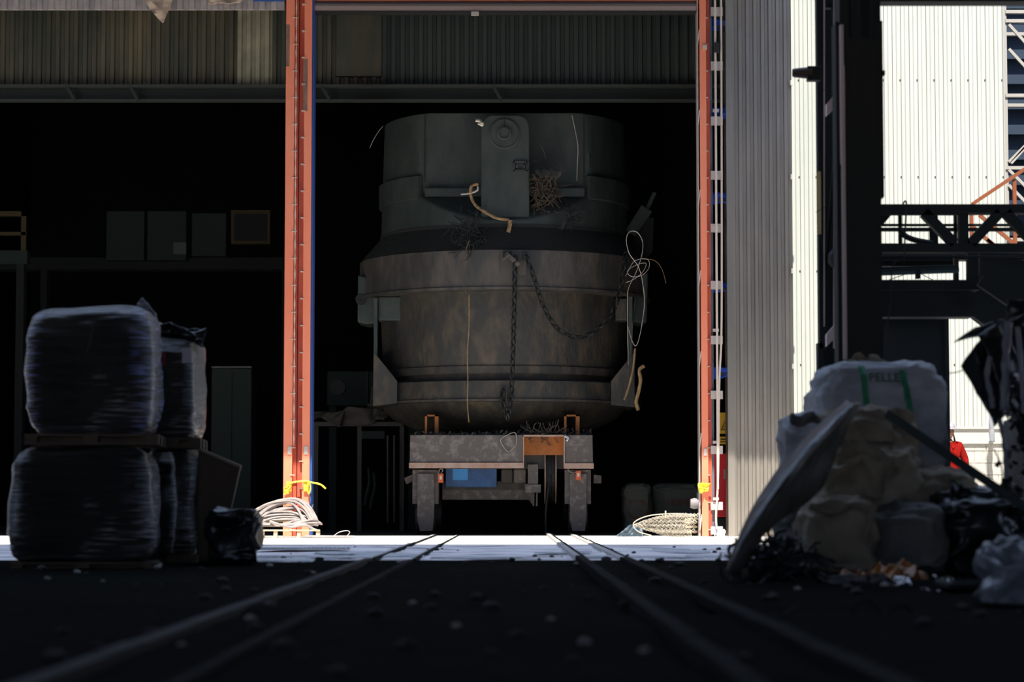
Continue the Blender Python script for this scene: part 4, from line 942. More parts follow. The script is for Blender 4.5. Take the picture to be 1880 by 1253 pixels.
cstrap(px_(YS - .42, (1520, 905), (1532, 880), (1556, 855), (1580, 840)), .045, 'narrow strap lying up the side of the middle bag')
cstrap(px_(YS - .72, (1486, 930), (1530, 938), (1570, 928), (1600, 942)), .05, 'strap lying along the top of the bottom row')
cstrap(px_(YS - .72, (1604, 925), (1598, 960), (1590, 990)), .04, 'short strap hanging between the two bottom bags')
# folded rubber belt leaning on the pile
def loft(rows, m, name, label, cat, solid=.02, nsub=5, seed=0, amp=.02):
    """rows of points (same count) -> smooth sheet"""
    cols = [smooth_path(r, nsub) for r in rows]; n = len(cols[0]); b = MB(); grid = []
    for k in range(n): grid.append(smooth_path([c[k] for c in cols], nsub))
    mm = len(grid[0]); vs = [p + Vector((0, 1, 0)) * amp * noise.fractal(p * 4 + Vector((seed, 0, 0)), 1, 2, 3) for g in grid for p in g]
    b.add(vs, [(i * mm + j, i * mm + j + 1, (i + 1) * mm + j + 1, (i + 1) * mm + j) for i in range(n - 1) for j in range(mm - 1)], True)
    return tag(b.build(name, m, solid=solid), label, cat)
loft([[P(1556, 736, 16.3), P(1470, 815, 15.9), P(1400, 905, 15.6), P(1358, 985, 15.4), P(1336, 1045, 15.3)],
      [P(1563, 742, 16.0), P(1495, 815, 15.6), P(1424, 905, 15.4), P(1372, 985, 15.25), P(1336, 1052, 15.2)],
      [P(1570, 742, 16.0), P(1508, 822, 15.7), P(1440, 910, 15.45), P(1385, 985, 15.3), P(1342, 1056, 15.25)],
      [P(1578, 740, 16.3), P(1540, 820, 16.0), P(1500, 905, 15.8), P(1412, 970, 15.5), P(1356, 1050, 15.35)]],
     M['rubber'], 'rubber_belt', 'long grey folded rubber belt leaning from the pile down to the floor', 'belt', seed=2, amp=.05)
bm_ = MB().bar(P(1628, 760, 16.4), P(1900, 944, 16.0), .055, .05); tag(bm_.build('beam', mat('dull_green_beam', (.05, .075, .07), .6)), 'thin slanting dark beam lying down across the pile', 'beam')
# orange film, foil, crate, clear bag
b = crumple([P(1520, 1066, 15.8), P(1700, 1072, 15.4), P(1665, 1042, 16.0), P(1560, 1048, 16.1)], 36, 16, .13, 6, 3)
tag(b.build('film_scrap', M['film_orange'], solid=.005), 'crumpled orange plastic film at the foot of the sack pile', 'plastic film')
b = crumple([P(1500, 1076, 15.2), P(1640, 1086, 14.8), P(1640, 1068, 15.3), P(1500, 1062, 15.6)], 30, 14, .08, 6, 5)
tag(b.build('film_scrap', M['chunk'], solid=.005), 'black plastic film spread in front of the orange film', 'plastic film')
for i, (x0, y0, x1, y1, Yc, lb) in enumerate(((1640, 1078, 1668, 1066, 14.9, 'shiny crumpled foil scrap beside the orange film'), (1716, 1082, 1748, 1062, 14.9, 'shiny crumpled foil scrap against the black crate'), (1690, 1108, 1742, 1084, 14.2, 'flat dull foil sheet on the floor in front of the crate'))):
    b = crumple([P(x0, y0, Yc), P(x1, y0, Yc), P(x1 - 4, y1, Yc + .2), P(x0 + 3, y1, Yc + .2)], 12, 10, .05, 14, i)
    tag(b.build('foil_scrap', M['foil'], solid=.004), lb, 'foil')
cr = thing('crate', 'low black open crate beside the sack pile', 'crate', (P(1792, 1110, 13.6).x, 13.85, 0))
gz = P(1792, 1072, 13.6).z
xa, xb = P(1745, 1100, 13.6).x, P(1842, 1100, 13.6).x
MB().box(xa, xb, 13.6, 13.63, .0, gz).box(xa, xb, 14.07, 14.1, .0, gz).box(xa, xa + .03, 13.63, 14.07, 0, gz).box(xb - .03, xb, 13.63, 14.07, 0, gz).box(xa, xb, 13.6, 14.1, 0, .02).build('crate_body', M['steel_dark'], cr)
MB().box(xa - .01, xb + .01, 13.585, 13.6, gz - .03, gz).build('rim', M['steel_dark'], cr)
bag('clear_bag', 1828, 1005, 1925, 1150, 12.0, .5, M['film_grey'], 'translucent grey plastic bag slumped at the very edge beside the crate', 'bag', 21, e=.7, ez=.7, fold=.09, fr=4)
tangle('scrap_tuft', P(1425, 1035, 16.0) , (.30, .25, .10), 170, .012, M['chain'], 'black spiky shredded scrap between the belt and the pile', 'scrap', 15, .18)
for i, (cx_, cy_, rr, lb) in enumerate(((1590, 1120, 40, 'bent grey hoop lying on the floor nearer the orange film'), (1655, 1125, 34, 'bent grey hoop lying on the floor nearer the crate'))):
    pts = [P(cx_ + rr * math.cos(a) * .7, cy_ + rr * .6 - rr * math.sin(a), 11.2) for a in [PI * q / 14 for q in range(15)]]
    tag(MB().tube(pts, .008, 6).build('hoop', M['rail']), lb, 'hoop')

# ------------------------------------------------------------------ black film heap hanging at the edge of the view
YF = 16.8
def film(cs, seed, label, nu=20, nv=20, amp=.07, fr=3, m='film', name='plastic_sheet', Y=YF):
    c = [P(a, b_, Y + dy) for a, b_, dy in cs]; b = crumple(c, nu, nv, amp, fr, seed)
    return tag(b.build(name, M[m], solid=.008), label, 'plastic sheet', 'black plastic sheets hanging over the scrap bin')
bn = thing('scrap_bin', 'big dented grey bin under the hanging black plastic', 'bin', (P(1900, 900, YF + .6).x, YF + 1, 0))
MB().prism([(1905, 762), (2050, 762), (2050, 1040), (1905, 1040)], YF + .5, 1.2).build('bin_wall', mat('dented_bin', (.13, .135, .14), .6, .2, col2=(.2, .2, .2), scale=4, bump=.6), bn)
film([(1766, 668, 0), (1830, 585, .1), (1890, 700, .2), (1830, 790, 0)], 1, 'black sheet billowing out with a pointed corner toward the container', fr=2)
film([(1795, 622, .1), (1838, 588, .2), (1895, 590, .3), (1860, 780, .1)], 2, 'black sheet hanging tall at the top of the heap', fr=2)
film([(1750, 627, .0), (1792, 602, .05), (1880, 578, .3), (1800, 618, 0)], 3, 'narrow black sheet pointing out like a beak over the heap', 18, 8, .02)
film([(1838, 700, .1), (1930, 690, .2), (1930, 860, .2), (1848, 800, .1)], 4, 'black sheet bunched lower down against the bin', amp=.12, fr=5)
film([(1846, 560, .5), (1930, 545, .5), (1930, 660, .4), (1850, 640, .4)], 6, 'black sheet slung highest of the heap under the gantry')
film([(1740, 880, -.2), (1838, 900, -.1), (1935, 1030, 0), (1770, 1010, -.2)], 7, 'black sheet spread down the slope between pile and bin', amp=.12)
film([(1836, 905, .0), (1850, 870, .0), (1935, 960, .1), (1900, 1000, 0)], 8, 'black sheet fold rising in a point before the bin')
rnd = random.Random(3)
strips = [((1852, 590), (1848, 640), (1846, 700), (1843, 755)), ((1818, 655), (1812, 690), (1820, 730), (1822, 750)), ((1868, 600), (1874, 660), (1878, 720), (1880, 760)), ((1835, 770), (1842, 800), (1846, 840), (1848, 880))]
for i, s in enumerate(strips):
    ribbon('film_strip', px_(YF - .15, *s), .06 if i == 0 else .035, M['film_grey'], ['wide grey strip hanging down the middle of the black heap', 'small blue-grey strip glinting in the billowing sheet', 'grey strip hanging closest to the edge of the view', 'short grey strip hanging along the bin edge'][i], 'strip', 6, 'loose grey strips in the black heap')
for i in range(46):
    c = P(rnd.uniform(1848, 1885), rnd.uniform(690, 960), YF - rnd.uniform(.0, .15)); s = rnd.uniform(.02, .075)
    if i == 0: base = MB().obox((0, 0, 0), (1, .08, .6)); vs = base.v; base = MB().add([v + Vector((0.12 * v.z, .15 * v.x * v.x, 0)) for v in vs], base.f).build('film_flake', M['film']); base2 = MB().add(vs, [(0, 2, 3, 1), (4, 5, 7, 6), (0, 1, 5, 4), (2, 6, 7, 3), (0, 4, 6, 2), (1, 3, 7, 5)]).build('foil_flake', M['foil'])
    src = base if i % 4 else base2
    o = src if i == 0 or i == 1 else src.copy()
    if i == 0: o = base2
    if i == 1: o = base
    if i > 1: C.objects.link(o)
    o.location = c; o.scale = (s, s, s); o.rotation_euler = (rnd.uniform(-.5, .5), rnd.uniform(-1.5, 1.5), rnd.uniform(-.4, .4))
    tag(o, 'small black plastic flake clinging to the heap over the bin' if (src is base or i == 1) and i != 0 else 'small silvery flake clinging to the heap over the bin', 'flake', 'black flakes on the heap' if (src is base or i == 1) and i != 0 else 'silvery flakes on the heap')
wire('wire', px_(YF, (1824, 824), (1836, 850), (1840, 872), (1838, 900)), .008, M['black'], 'thin black wire arching out of the heap before the block wall')
wire('wire', px_(YF, (1812, 822), (1811, 850), (1816, 880), (1822, 884)), .003, M['black'], 'hair-thin wire dangling before the block wall')
wire('wire', px_(YF + .3, (1738, 686), (1755, 684), (1775, 678)), .006, M['black'], 'thin black wire from the container to the heap')
ribbon('film_strip', px_(YF, (1837, 848), (1828, 857)), .035, M['film'], 'tiny black flag of film hanging before the block wall', 'strip')
ribbon('film_strip', px_(40.0, (1823, 745), (1820, 780), (1822, 812)), .09, M['film_grey'], 'grey twisted sheet hanging on the pale wall near its corner', 'strip')

# ------------------------------------------------------------------ steelwork near the edge of the shed
YG = 20.3
colm = thing('steel_column', 'massive dark steel column standing behind the sack pile', 'column', (P(1582, 900, YG).x, YG + .2, 0))
MB().pbox(1556, 70, 1612, 1044, YG, .03).build('face_plate', M['steel_rust'], colm)
MB().pbox(1562, -200, 1578, 72, YG + .03, .05).pbox(1596, -200, 1608, 72, YG + .03, .05).build('upper_flange', M['steel_dark'], colm)
MB().pbox(1556, -200, 1612, 1040, YG + .06, .3).build('core', M['steel_dark'], colm)
MB().pbox(1551, -200, 1556, 1042, YG + .02, .35).build('edge_flange', M['steel_dark'], colm)
MB().pbox(1611, 38, 1620, 362, YG + .02, .2).pbox(1611, -200, 1614, 40, YG + .02, .2).build('edge_flange', M['steel_dark'], colm)
MB().pbox(1543, 40, 1553, 1040, YG + .05, .25).build('edge_flange', M['steel_dark'], colm)
MB().pbox(1545, 45, 1548.5, 300, YG - .03, .08).build('lit_flange_edge', M['steel_pink'], colm)  # pale strip painted as the side-lit edge of the flange
MB().pbox(1549, 120, 1550.5, 660, YG - .02, .05).build('conduit', M['steel_pink'], colm)
MB().pbox(1619, 129, 1625, 137, YG + .02, .08).build('stub', M['steel_dark'], colm)
YM = 22.6
mast = thing('lattice_mast', 'narrow dark mast with slanting pink brackets beside the column', 'mast', (P(1525, 900, YM + 1).x, YM + 1, 0))
MB().pbox(1505, -200, 1511, 640, YM + 1.0, .15).build('upright', M['steel_dark'], mast)
MB().pbox(1505, 630, 1511, 1036, YM + 1.0, .15).build('upright', M['steel_dark'], mast)
MB().pbox(1511, -200, 1542, 1020, YM + 1.7, .03).build('back_sheet', M['steel_dark'], mast)
MB().tube([P(1513, -100, YM + 1), P(1513, 600, YM + 1)], .008, 5).tube([P(1531, -100, YM + 1), P(1531, 640, YM + 1)], .008, 5).build('conduit', M['steel_pink'], mast)
for py in (162, 586):
    MB().prism([(1518, py + 28), (1545, py - 4), (1545, py + 24), (1518, py + 50)], YM + .8, .12).build('slant_bracket', M['steel_pink'], mast)
for a, b_ in (((1526, 0), (1545, 130)), ((1545, 210), (1512, 560)), ((1540, 200), (1508, 580)), ((1518, 615), (1510, 660))):
    MB().bar(P(*a, YM + 1.1), P(*b_, YM + 1.1), .03, .03).build('brace', M['steel_dark'], mast)
MB().pbox(1509, 5, 1545, 14, YM + 1.1, .1).pbox(1505, 56, 1500, 61, YM + 1.1, .05).build('cross_bar', M['steel_dark'], mast)
MB().lathe([(.001, -.09), (.05, -.09), (.09, -.04), (.09, .04), (.05, .09), (.001, .09)], (0, 0, 0), 16, lambda x, y, z: (P(1537, 475, YM + .9).x + x, YM + .9 + y, P(1537, 475, YM + .9).z + z)).build('insulator', M['black'], mast)
# floodlight pointing sideways
fl = thing('floodlight', 'dark tapered floodlight sticking out from the mast before the pale wall', 'floodlight', tuple(P(1480, 134, YM + .9)))
fc = P(1455, 134, YM + .9)
MB().lathe([(.001, 0), (.038, 0), (.045, .02), (.062, .19), (.001, .19)], (0, 0, 0), 24, lambda x, y, z: (fc.x + z, fc.y + x, fc.z + y)).build('lamp_head', mat('brown_lamp', (.07, .045, .03), .5), fl)
MB().pbox(1483, 121, 1508, 147, YM + .85, .12).build('driver_box', M['steel_dark'], fl, bevel=.006)
MB().tube(smooth_path(px_(YM + .85, (1505, 147), (1506, 160), (1514, 165), (1524, 158), (1530, 145)), 6), .004, 4).build('cable', M['steel_dark'], fl)
b = MB().pbox(1500, 315, 1507, 430, YM + .98, .02); tag(b.build('sign_strip', mat('cream_panel', (.75, .62, .30), .6)), 'narrow cream panel seen edge-on beside the mast', 'panel')
wire('wire', px_(YM + .9, (1498, 390), (1510, 383), (1523, 377)), .005, M['black'], 'short black wire sticking out across the cream panel')
# top beam of the opening
b = MB().box(P(1613, 0, YG + .4).x, 14, YG + .4, YG + .6, P(1700, 2.5, YG + .4).z, P(1700, -60, YG + .4).z); tag(b.build('head_beam', M['steel_dark']), 'dark horizontal beam crossing above the pale cladded wall', 'beam')
# dark container behind the pile
b = MB().pbox(1613, 584, 1741, 1011.5, 26.0, 2.2); ctn = b.build('container', M['steel_dark']); tag(ctn, 'tall black container standing under the gantry beside the column', 'container')
MB().pbox(1739.5, 584, 1742, 984, 25.97, .05).pbox(1613, 583, 1742, 587, 25.97, .05).build('edge_frame', M['black'], ctn)
# gantry
YK = 24.0
gt = thing('gantry', 'dark steel truss gantry with double chords crossing in front of the pale wall', 'gantry', (P(1750, 500, YK).x, YK, P(1750, 580, YK).z))
MB().pbox(1570, 375, 2080, 391, YK, .2).build('top_chord', M['steel_dark'], gt)
MB().pbox(1570, 391, 1762, 395, YK, .05).build('chord_lip', M['steel_dark'], gt)
MB().pbox(1570, 447, 2080, 463, YK, .2).build('bottom_chord', M['steel_dark'], gt)
MB().pbox(1762, 391, 1778, 449, YK + .02, .12).build('truss_post', M['steel_dark'], gt)
for a, b_ in (((1696, 391), (1752, 448)), ((1835, 391), (1782, 448)), ((1846, 391), (1900, 448))):
    MB().bar(P(*a, YK + .05), P(*b_, YK + .05), .10, .1).build('diagonal', M['steel_dark'], gt)
for y0, y1 in ((411, 414.5), (418, 424)): MB().pbox(1570, y0, 2080, y1, YK + .6, .08).build('hand_rail', M['steel_dark'], gt)
for x0, x1 in ((1651, 656 + 1000), (1708, 1722), (1753, 1757)): MB().pbox(x0, 391, x1, 449, YK + .6, .06).build('rail_post', M['steel_dark'], gt)
MB().tube(smooth_path(px_(YK + .6, (1650, 418), (1660, 432), (1680, 441), (1712, 447)), 5), .03, 6).build('curved_rail', M['steel_dark'], gt)
MB().prism([(1612, 391), (1640, 391), (1622, 412), (1612, 415)], YK + .1, .05).build('gusset', M['steel_dark'], gt)
MB().pbox(1570, 465, 1900, 477, YK + 1.0, .2).build('lower_beam', M['steel_dark'], gt)
MB().pbox(1570, 477, 1752, 489, YK + 1.1, .2).build('lower_beam', M['steel_dark'], gt)
MB().pbox(1570, 514, 1800, 532, YK + .3, .3).build('deck_beam', M['steel_dark'], gt)
MB().pbox(1570, 530, 1786, 582, YK + .5, .3).build('deck_web', M['steel_dark'], gt)
MB().prism([(1780, 470), (1900, 480), (1900, 640), (1850, 620), (1816, 603), (1786, 580), (1780, 530)], YK + .9, .2).build('hopper_side', M['steel_dark'], gt)
MB().bar(P(1800, 515, YK + .1), P(1860, 556, YK + .1), .12, .1).build('diagonal', M['steel_dark'], gt)
for x in (1753, 1777, 1800): MB().pbox(x, 463, x + 7, 516, YK + .35, .1).build('hanger', M['steel_rust'], gt)
for k, (y0, y1, r_) in enumerate(((502, 495, .035), (495, 489, .015), (471, 472, .012))):
    MB().tube([P(1570, y0, YK + .2), P(1760 if k < 2 else 1890, y1, YK + .2)], r_, 8).build('pipe', mat('dark_teal_pipe', (.04, .07, .075), .5) if k == 0 else M['steel_dark'], gt)
MB().pbox(1683, 494, 1690, 511, YK + .15, .1).build('pipe_clamp', M['steel_dark'], gt)
for x in (1566, 2040): MB().box(P(x, 800, YK).x, P(x + 26, 800, YK).x, YK + .05, YK + .3, 0, P(x, 376, YK).z).build('leg', M['steel_dark'], gt)
wire('cable', px_(YK - .1, (1658, 375), (1660, 371), (1664, 374), (1662, 420), (1660, 482)), .012, M['steel_dark'], 'dark cable looped over the top chord of the gantry', 'cable')
wire('cable', px_(YK - .1, (1660, 478), (1645, 480), (1638, 495), (1636, 540), (1630, 600), (1628, 670)), .01, M['steel_dark'], 'dark cable drooping past the container from the gantry', 'cable')
wire('cable', px_(YK + .4, (1620, 519)) + px_(YK + .2, (1650, 508), (1680, 500), (1700, 508)) + px_(YK + .4, (1722, 519)), .006, M['black'], 'thin wire sagging under the gantry pipes', 'cable')
# orange stair behind the gantry
sr = thing('staircase', 'rusty orange stair rails slanting behind the gantry', 'staircase', (P(1840, 560, 30).x, 30, P(1840, 560, 30).z))
for a, b_ in (((1785, 375), (1960, 258)), ((1798, 395), (1900, 480)), ((1784, 415), (1900, 520)), ((1812, 440), (1900, 512)), ((1836, 470), (1900, 530))):
    MB().bar(P(*a, 30), P(*b_, 30), .045, .045).build('hand_rail', M['rail_orange'], sr)
MB().pbox(1782, 375, 1787, 470, 30, .05).build('newel_post', M['rail_orange'], sr)
MB().pbox(1862, 330, 1866, 500, 30, .05).build('newel_post', M['rail_orange'], sr)
# lattice tower
YT = 41.5
lt = thing('lattice_tower', 'pale sunlit lattice tower beside the corner of the pale wall', 'tower', (P(1880, 900, YT).x, YT, 0))
X1_, X2_ = P(1849, 500, YT).x, P(1990, 500, YT).x
MB().box(X1_ - .05, X1_ + .05, YT, YT + .12, 0, 14).build('leg', M['tower'], lt)
MB().box(X2_ - .05, X2_ + .05, YT, YT + .12, 0, 14).build('leg', M['tower'], lt)
for py in (-60, 21, 38, 175, 308, 440, 570): MB().pbox(1846, py - 3, 1990, py + 3, YT - .03, .1).build('strut', M['tower'], lt)
for py in (62, 193): MB().pbox(1846, py - 3, 1990, py + 3, YT + 1.2, .1).build('strut', M['tower'], lt)
for a, b_ in (((1852, 45), (1920, 120)), ((1852, 90), (1990, 240)), ((1852, 298), (1960, 190)), ((1852, 312), (1960, 420)), ((1852, 340), (1930, 420)), ((1856, 300), (1990, 150))):
    MB().bar(P(*a, YT - .02), P(*b_, YT - .02), .05, .05).build('diagonal', M['tower'], lt)

# ------------------------------------------------------------------ person in a red coverall
def skin(name, verts, edges, radii, m, parent, sub=2):
    me = bpy.data.meshes.new(name); o0 = ORG[parent.name]; me.from_pydata([Vector(v) - o0 for v in verts], edges, [])
    me.materials.append(m); o = bpy.data.objects.new(name, me); C.objects.link(o); o.parent = parent; ORG[o.name] = o0
    sk = o.modifiers.new('skin', 'SKIN')
    for i, r in enumerate(radii): me.skin_vertices[0].data[i].radius = (r, r) if not isinstance(r, tuple) else r
    me.skin_vertices[0].data[0].use_root = True; sk.use_smooth_shade = True
    if sub: s_ = o.modifiers.new('sub', 'SUBSURF'); s_.levels = sub; s_.render_levels = sub
    return o
YPn = 39.4; pxx = P(1742.5, 800, YPn).x
pe = thing('person', 'person in red coverall and white helmet, half hidden behind the black container', 'person', (pxx, YPn, 0))
sh_z = 1.44
V = [(0, 0, .96), (0, 0, 1.12), (0, 0, 1.32), (0, 0, 1.47), (0, 0, 1.56), (-.17, 0, 1.42), (-.25, 0, 1.15), (-.20, -.16, .98), (.17, 0, 1.42), (.27, .02, 1.16), (.22, -.16, 1.02),
     (-.10, 0, .90), (-.12, -.01, .50), (-.13, .02, .10), (.10, 0, .90), (.12, -.01, .50), (.13, .02, .10)]
E = [(0, 1), (1, 2), (2, 3), (3, 4), (2, 5), (5, 6), (6, 7), (2, 8), (8, 9), (9, 10), (0, 11), (11, 12), (12, 13), (0, 14), (14, 15), (15, 16)]
V = [(x + pxx, y + YPn, z + .04) for x, y, z in V]
body = skin('body', V, E, [.13, .12, .13, .06, .055, .055, .042, .032, .055, .042, .032, .085, .062, .045, .085, .062, .045], M['skin'], pe)
V2 = V[:4] + V[5:]; E2 = [(0, 1), (1, 2), (2, 3), (2, 4), (4, 5), (5, 6), (2, 7), (7, 8), (8, 9), (0, 10), (10, 11), (11, 12), (0, 13), (13, 14), (14, 15)]
skin('coverall', V2, E2, [(.17, .14), (.165, .13), (.17, .13), .085, .085, .065, .052, .085, .065, .052, .11, .085, .075, .11, .085, .075], M['coverall'], pe)
cc = Vector((pxx, YPn - .09, 1.475)); 
for s in (-1, 1):
    MB().add([cc + Vector((s * .01, -.0, 0)), cc + Vector((s * .09, .05, .06)), cc + Vector((s * .12, .03, .0)), cc + Vector((s * .04, -.03, -.07))], [(0, 1, 2, 3)]).build('collar', M['coverall'], pe, solid=.01)
    # hands
    hp = Vector(V[7] if s < 0 else V[10]); hv = [hp, hp + Vector((-s * .05, -.07, -.02))]; he = [(0, 1)]; hr = [.03, .036]
    for k in range(4):
        b0 = hv[1] + Vector((0, 0, .03 - .02 * k)); i0 = len(hv)
        hv += [b0 + Vector((-s * .04, -.03, 0)), b0 + Vector((-s * .075, -.02 + .004 * k, -.01)), b0 + Vector((-s * .095, .0, -.015))]; he += [(1, i0), (i0, i0 + 1), (i0 + 1, i0 + 2)]; hr += [.010, .009, .008]
    i0 = len(hv); hv += [hv[0] + Vector((-s * .03, -.05, .05)), hv[0] + Vector((-s * .06, -.07, .065))]; he += [(0, i0), (i0, i0 + 1)]; hr += [.012, .010]
    skin('hand', hv, he, hr, M['skin'], pe, 1)
    fx = pxx + s * .13
    MB().obox((fx, YPn - .05, .05), (.10, .28, .10)).build('boot', M['black'], pe, bevel=.03)
# head, turned a little toward the ladle
hc = Vector((pxx, YPn - .015, 1.685)); b = MB(); nu, nv = 40, 32; vs = []; RZ = Matrix.Rotation(math.radians(12), 3, 'Z')
for j in range(nv + 1):
    v = -PI / 2 + PI * j / nv
    for i in range(nu):
        u = 2 * PI * i / nu; x, y, z = math.cos(v) * math.sin(u), -math.cos(v) * math.cos(u), math.sin(v)
        wx = .076 * (1 - .30 * max(0, -z) ** 1.3); p = Vector((x * wx, y * .095, z * .118))
        if y < 0:
            p.y -= .022 * math.exp(-((x) / .16) ** 2 - ((z + .12) / .16) ** 2)         # nose
            p.y += .008 * math.exp(-((abs(x) - .38) / .16) ** 2 - ((z - .10) / .12) ** 2)  # sockets
            p.y -= .006 * math.exp(-((x) / .30) ** 2 - ((z + .50) / .07) ** 2)        # lips
            p.y -= .008 * math.exp(-((x) / .25) ** 2 - ((z + .85) / .15) ** 2)        # chin
        vs.append(hc + RZ @ p)
b.add(vs, [(j * nu + i, j * nu + (i + 1) % nu, (j + 1) * nu + (i + 1) % nu, (j + 1) * nu + i) for j in range(nv) for i in range(nu)], True)
hd = b.build('head', M['skin'], pe, auto=False)
def blob(c, s, m, name, par, seg=16):
    MB().lathe([(math.sin(PI * k / 8) + 1e-4, -math.cos(PI * k / 8)) for k in range(9)], (0, 0, 0), seg, lambda x, y, z: tuple(Vector(c) + RZ @ Vector((x * s[0], y * s[1], z * s[2])))).build(name, m, par)
for s in (-1, 1):
    blob(hc + RZ @ Vector((s * .030, -.082, .012)), (.011, .008, .006), M['eye'], 'eye', hd)
    blob(hc + RZ @ Vector((s * .030, -.088, .028)), (.017, .006, .003), M['hair'], 'eyebrow', hd)
    blob(hc + RZ @ Vector((s * .077, .01, -.005)), (.010, .018, .032), M['skin'], 'ear', hd)
blob(hc + RZ @ Vector((0, -.094, -.058)), (.022, .006, .006), mat('lips', (.38, .13, .11), .5), 'mouth', hd)
MB().lathe([(.105, 0), (.12, .0), (.118, .012), (.108, .02), (.104, .05), (.085, .095), (.05, .12), (.001, .128)], (0, 0, 0), 32, lambda x, y, z: tuple(hc + RZ @ Vector((x * .93, y * 1.12 - (.03 if y < 0 and z < .015 else 0), z + .045)))).build('helmet', M['helmet'], pe)
MB().add([hc + RZ @ Vector(p) for p in ((.078, .02, .03), (.095, .05, -.02), (.12, .03, -.15), (.085, .0, -.16), (.072, .0, -.05))], [(0, 1, 2, 3, 4)]).build('helmet_flap', M['hair'], pe, solid=.012)

# ------------------------------------------------------------------ dim things inside the hall
def cab(px0, py0, px1, py1, Y, d, m, name, label, cat, stand=True):
    a = P(px0, py1, Y); c = P(px1, py0, Y); r = thing(name, label, cat, ((a.x + c.x) / 2, Y + d / 2, 0 if stand else a.z))
    MB().box(a.x, c.x, Y, Y + d, 0 if stand else a.z, c.z).build('body', M[m], r, bevel=.02); return r, a, c
r, a, c = cab(386, 676, 462, 960, 47, 1.0, 'cab', 'electric_cabinet', 'dim grey-green cabinet with a pale top edge behind the wrapped bales', 'cabinet')
for k in range(2): MB().box(a.x + .05 + k * .38, a.x + .4 + k * .38, 46.97, 47, .4, c.z - .1).build('door', M['cab'], r)
MB().box(a.x, c.x, 46.96, 47.1, c.z, c.z + .03).build('top_edge', M['bag_grey'], r)
r, a, c = cab(600, 682, 760, 745, 49, 1.2, 'cab', 'machine_housing', 'dim boxy machine housing with a round hole beyond the double post', 'machine', False)
ring_prof([(.001, 0), (.16, 0), (.16, .02), (.001, .02)], P(620, 712, 48.98), 24).build('round_port', M['black'], r)
MB().box(a.x + .8, a.x + .84, 48.95, 49, a.z, c.z).build('rib', M['black'], r)
for x in (P(605, 745, 49.5).x, P(750, 745, 49.5).x): MB().box(x, x + .15, 49.4, 49.6, 0, a.z).build('leg', M['cab'], r)
b = crumple([P(572, 752, 46), P(715, 752, 46), P(715, 775, 46), P(572, 780, 46)], 40, 10, .25, 2.0, 3)
tag(b.build('cloth_bundle', mat('dim_cloth', (.09, .08, .07), .8), solid=.03), 'dim pale cloth bundle lying along the machine frame beyond the post', 'cloth')
rk = thing('hose_rack', 'dark frame of beams and hoses beyond the double post', 'machine', (P(640, 900, 46).x, 46.3, 0))
MB().pbox(560, 775, 740, 783, 46.1, .5).build('beam', M['car_dark'], rk)
for x in (575, 655, 733): MB().box(P(x, 900, 46.1).x, P(x + 8, 900, 46.1).x, 46.2, 46.4, 0, P(x, 783, 46.1).z).build('leg', M['car_dark'], rk)
for x, y0 in ((676, 860), (686, 868)):
    MB().tube(smooth_path(px_(46.0, (x, y0), (x + 2, y0 + 25), (x - 4, y0 + 52), (x - 6, y0 + 68)), 6), .03, 6).build('hose', M['cab'], rk)
for x in (712, 724): MB().tube([P(x, 800, 46), P(x, 960, 46)], .025, 6).build('pipe', mat('rust_pipe', (.05, .035, .028), .5, .2), rk)
MB().pbox(664, 792, 706, 806, 46.0, .1).build('name_panel', M['cab'], rk)
# yellow frame high on the wall side, boxes of the crane cab row
r = thing('yellow_frame', 'yellow painted guard frame high inside the dark hall at the edge', 'frame', tuple(P(10, 485, 48)))
MB().pbox(-60, 388, 48, 397, 48, .15).pbox(-60, 426, 48, 432, 48, .15).pbox(38, 388, 48, 460, 48, .15).build('rail', M['yellow_paint'], r)
MB().pbox(-60, 460, 50, 485, 48, .3).build('sill', M['cab'], r)
MB().box(P(30, 500, 48).x, P(44, 500, 48).x, 48, 48.3, 0, P(0, 485, 48).z).build('support', M['dark'], r)
for i, (x0, x1, y0, y1, mm, lb) in enumerate(((195, 265, 388, 478, 'cab', 'dim green panel, first of the row of panels from the yellow frame'), (270, 342, 388, 478, 'cab', 'dim green panel in the middle of the row, with a small bright patch'), (352, 415, 392, 470, 'cab', 'dim brown panel third in the row of high panels'), (424, 496, 386, 448, 'yellow_paint', 'dim ochre panel at the end of the row next to the double post'))):
    o = MB().pbox(x0, y0, x1, y1, 52, .3).build('wall_panel', M[mm]); tag(o, lb, 'panel', 'dim panels high inside the hall')
    if i == 1: MB().pbox(318, 445, 342, 467, 51.96, .03).build('patch', mat('patch', (.06, .075, .07), .6), o)
    if i == 3: MB().pbox(430, 393, 490, 442, 51.97, .03).build('inset', M['dark'], o)
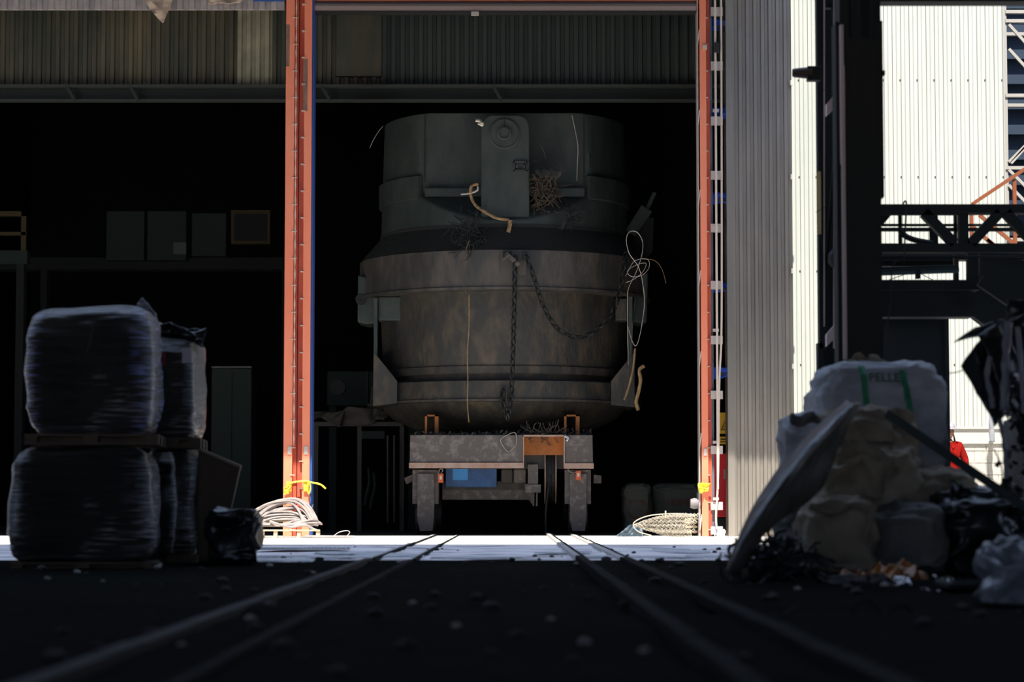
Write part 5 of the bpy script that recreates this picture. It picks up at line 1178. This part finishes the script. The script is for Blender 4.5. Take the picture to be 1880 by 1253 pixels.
cr_ = MB().box(P(-200, 500, 53).x, P(560, 500, 53).x, 52.4, 53.0, P(0, 500, 53).z, P(0, 478, 53).z).build('crane_girder', M['dark']); tag(cr_, 'dark horizontal girder carrying the row of high panels', 'girder')
for x in (80, 520): MB().box(P(x, 700, 53).x, P(x + 12, 700, 53).x, 52.5, 52.9, 0, P(0, 500, 53).z).build('leg', M['dark'], cr_)
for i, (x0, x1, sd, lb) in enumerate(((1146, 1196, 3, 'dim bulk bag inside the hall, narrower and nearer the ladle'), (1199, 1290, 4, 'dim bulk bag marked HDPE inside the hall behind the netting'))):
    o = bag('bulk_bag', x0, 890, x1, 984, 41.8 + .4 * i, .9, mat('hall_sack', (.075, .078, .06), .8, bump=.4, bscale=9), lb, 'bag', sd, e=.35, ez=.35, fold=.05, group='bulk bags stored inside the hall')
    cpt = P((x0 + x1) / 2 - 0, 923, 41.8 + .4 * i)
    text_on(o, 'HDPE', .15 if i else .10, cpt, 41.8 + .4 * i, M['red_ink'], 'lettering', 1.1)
    s_ = .22 if i else .12
    pts = [cpt + Vector((s_ * 1.3 * math.cos(a), 0, -.12 + .12 * math.sin(a) - .03)) for a in [PI + PI * q / 12 for q in range(13)]]
    tm = o.data; bv = BVHTree.FromPolygons([v.co + ORG[o.name] for v in tm.vertices], [tuple(p.vertices) for p in tm.polygons])
    pp = []
    for p in pts:
        h_ = bv.ray_cast(Vector((p.x, 38, p.z)), Vector((0, 1, 0))); pp.append(h_[0] - Vector((0, .004, 0)) if h_[0] else p)
    MB().tube(pp, .014, 5).build('swoosh_mark', M['red_ink'], o)
r = thing('pallet', 'short stack of wooden boards just inside the door behind the netting', 'pallet', (P(1270, 975, 39.3).x, 39.4, 0))
for k, (y0, y1) in enumerate(((952, 956), (958, 962), (966, 970), (975, 979))): MB().pbox(1258, y0, 1280, y1, 39.2, .5).build('board', M['wood'], r)
for k in range(2): MB().pbox(1260 + k * 14, 956, 1264 + k * 14, 981, 39.25, .1).build('block', M['wood_dark'], r)
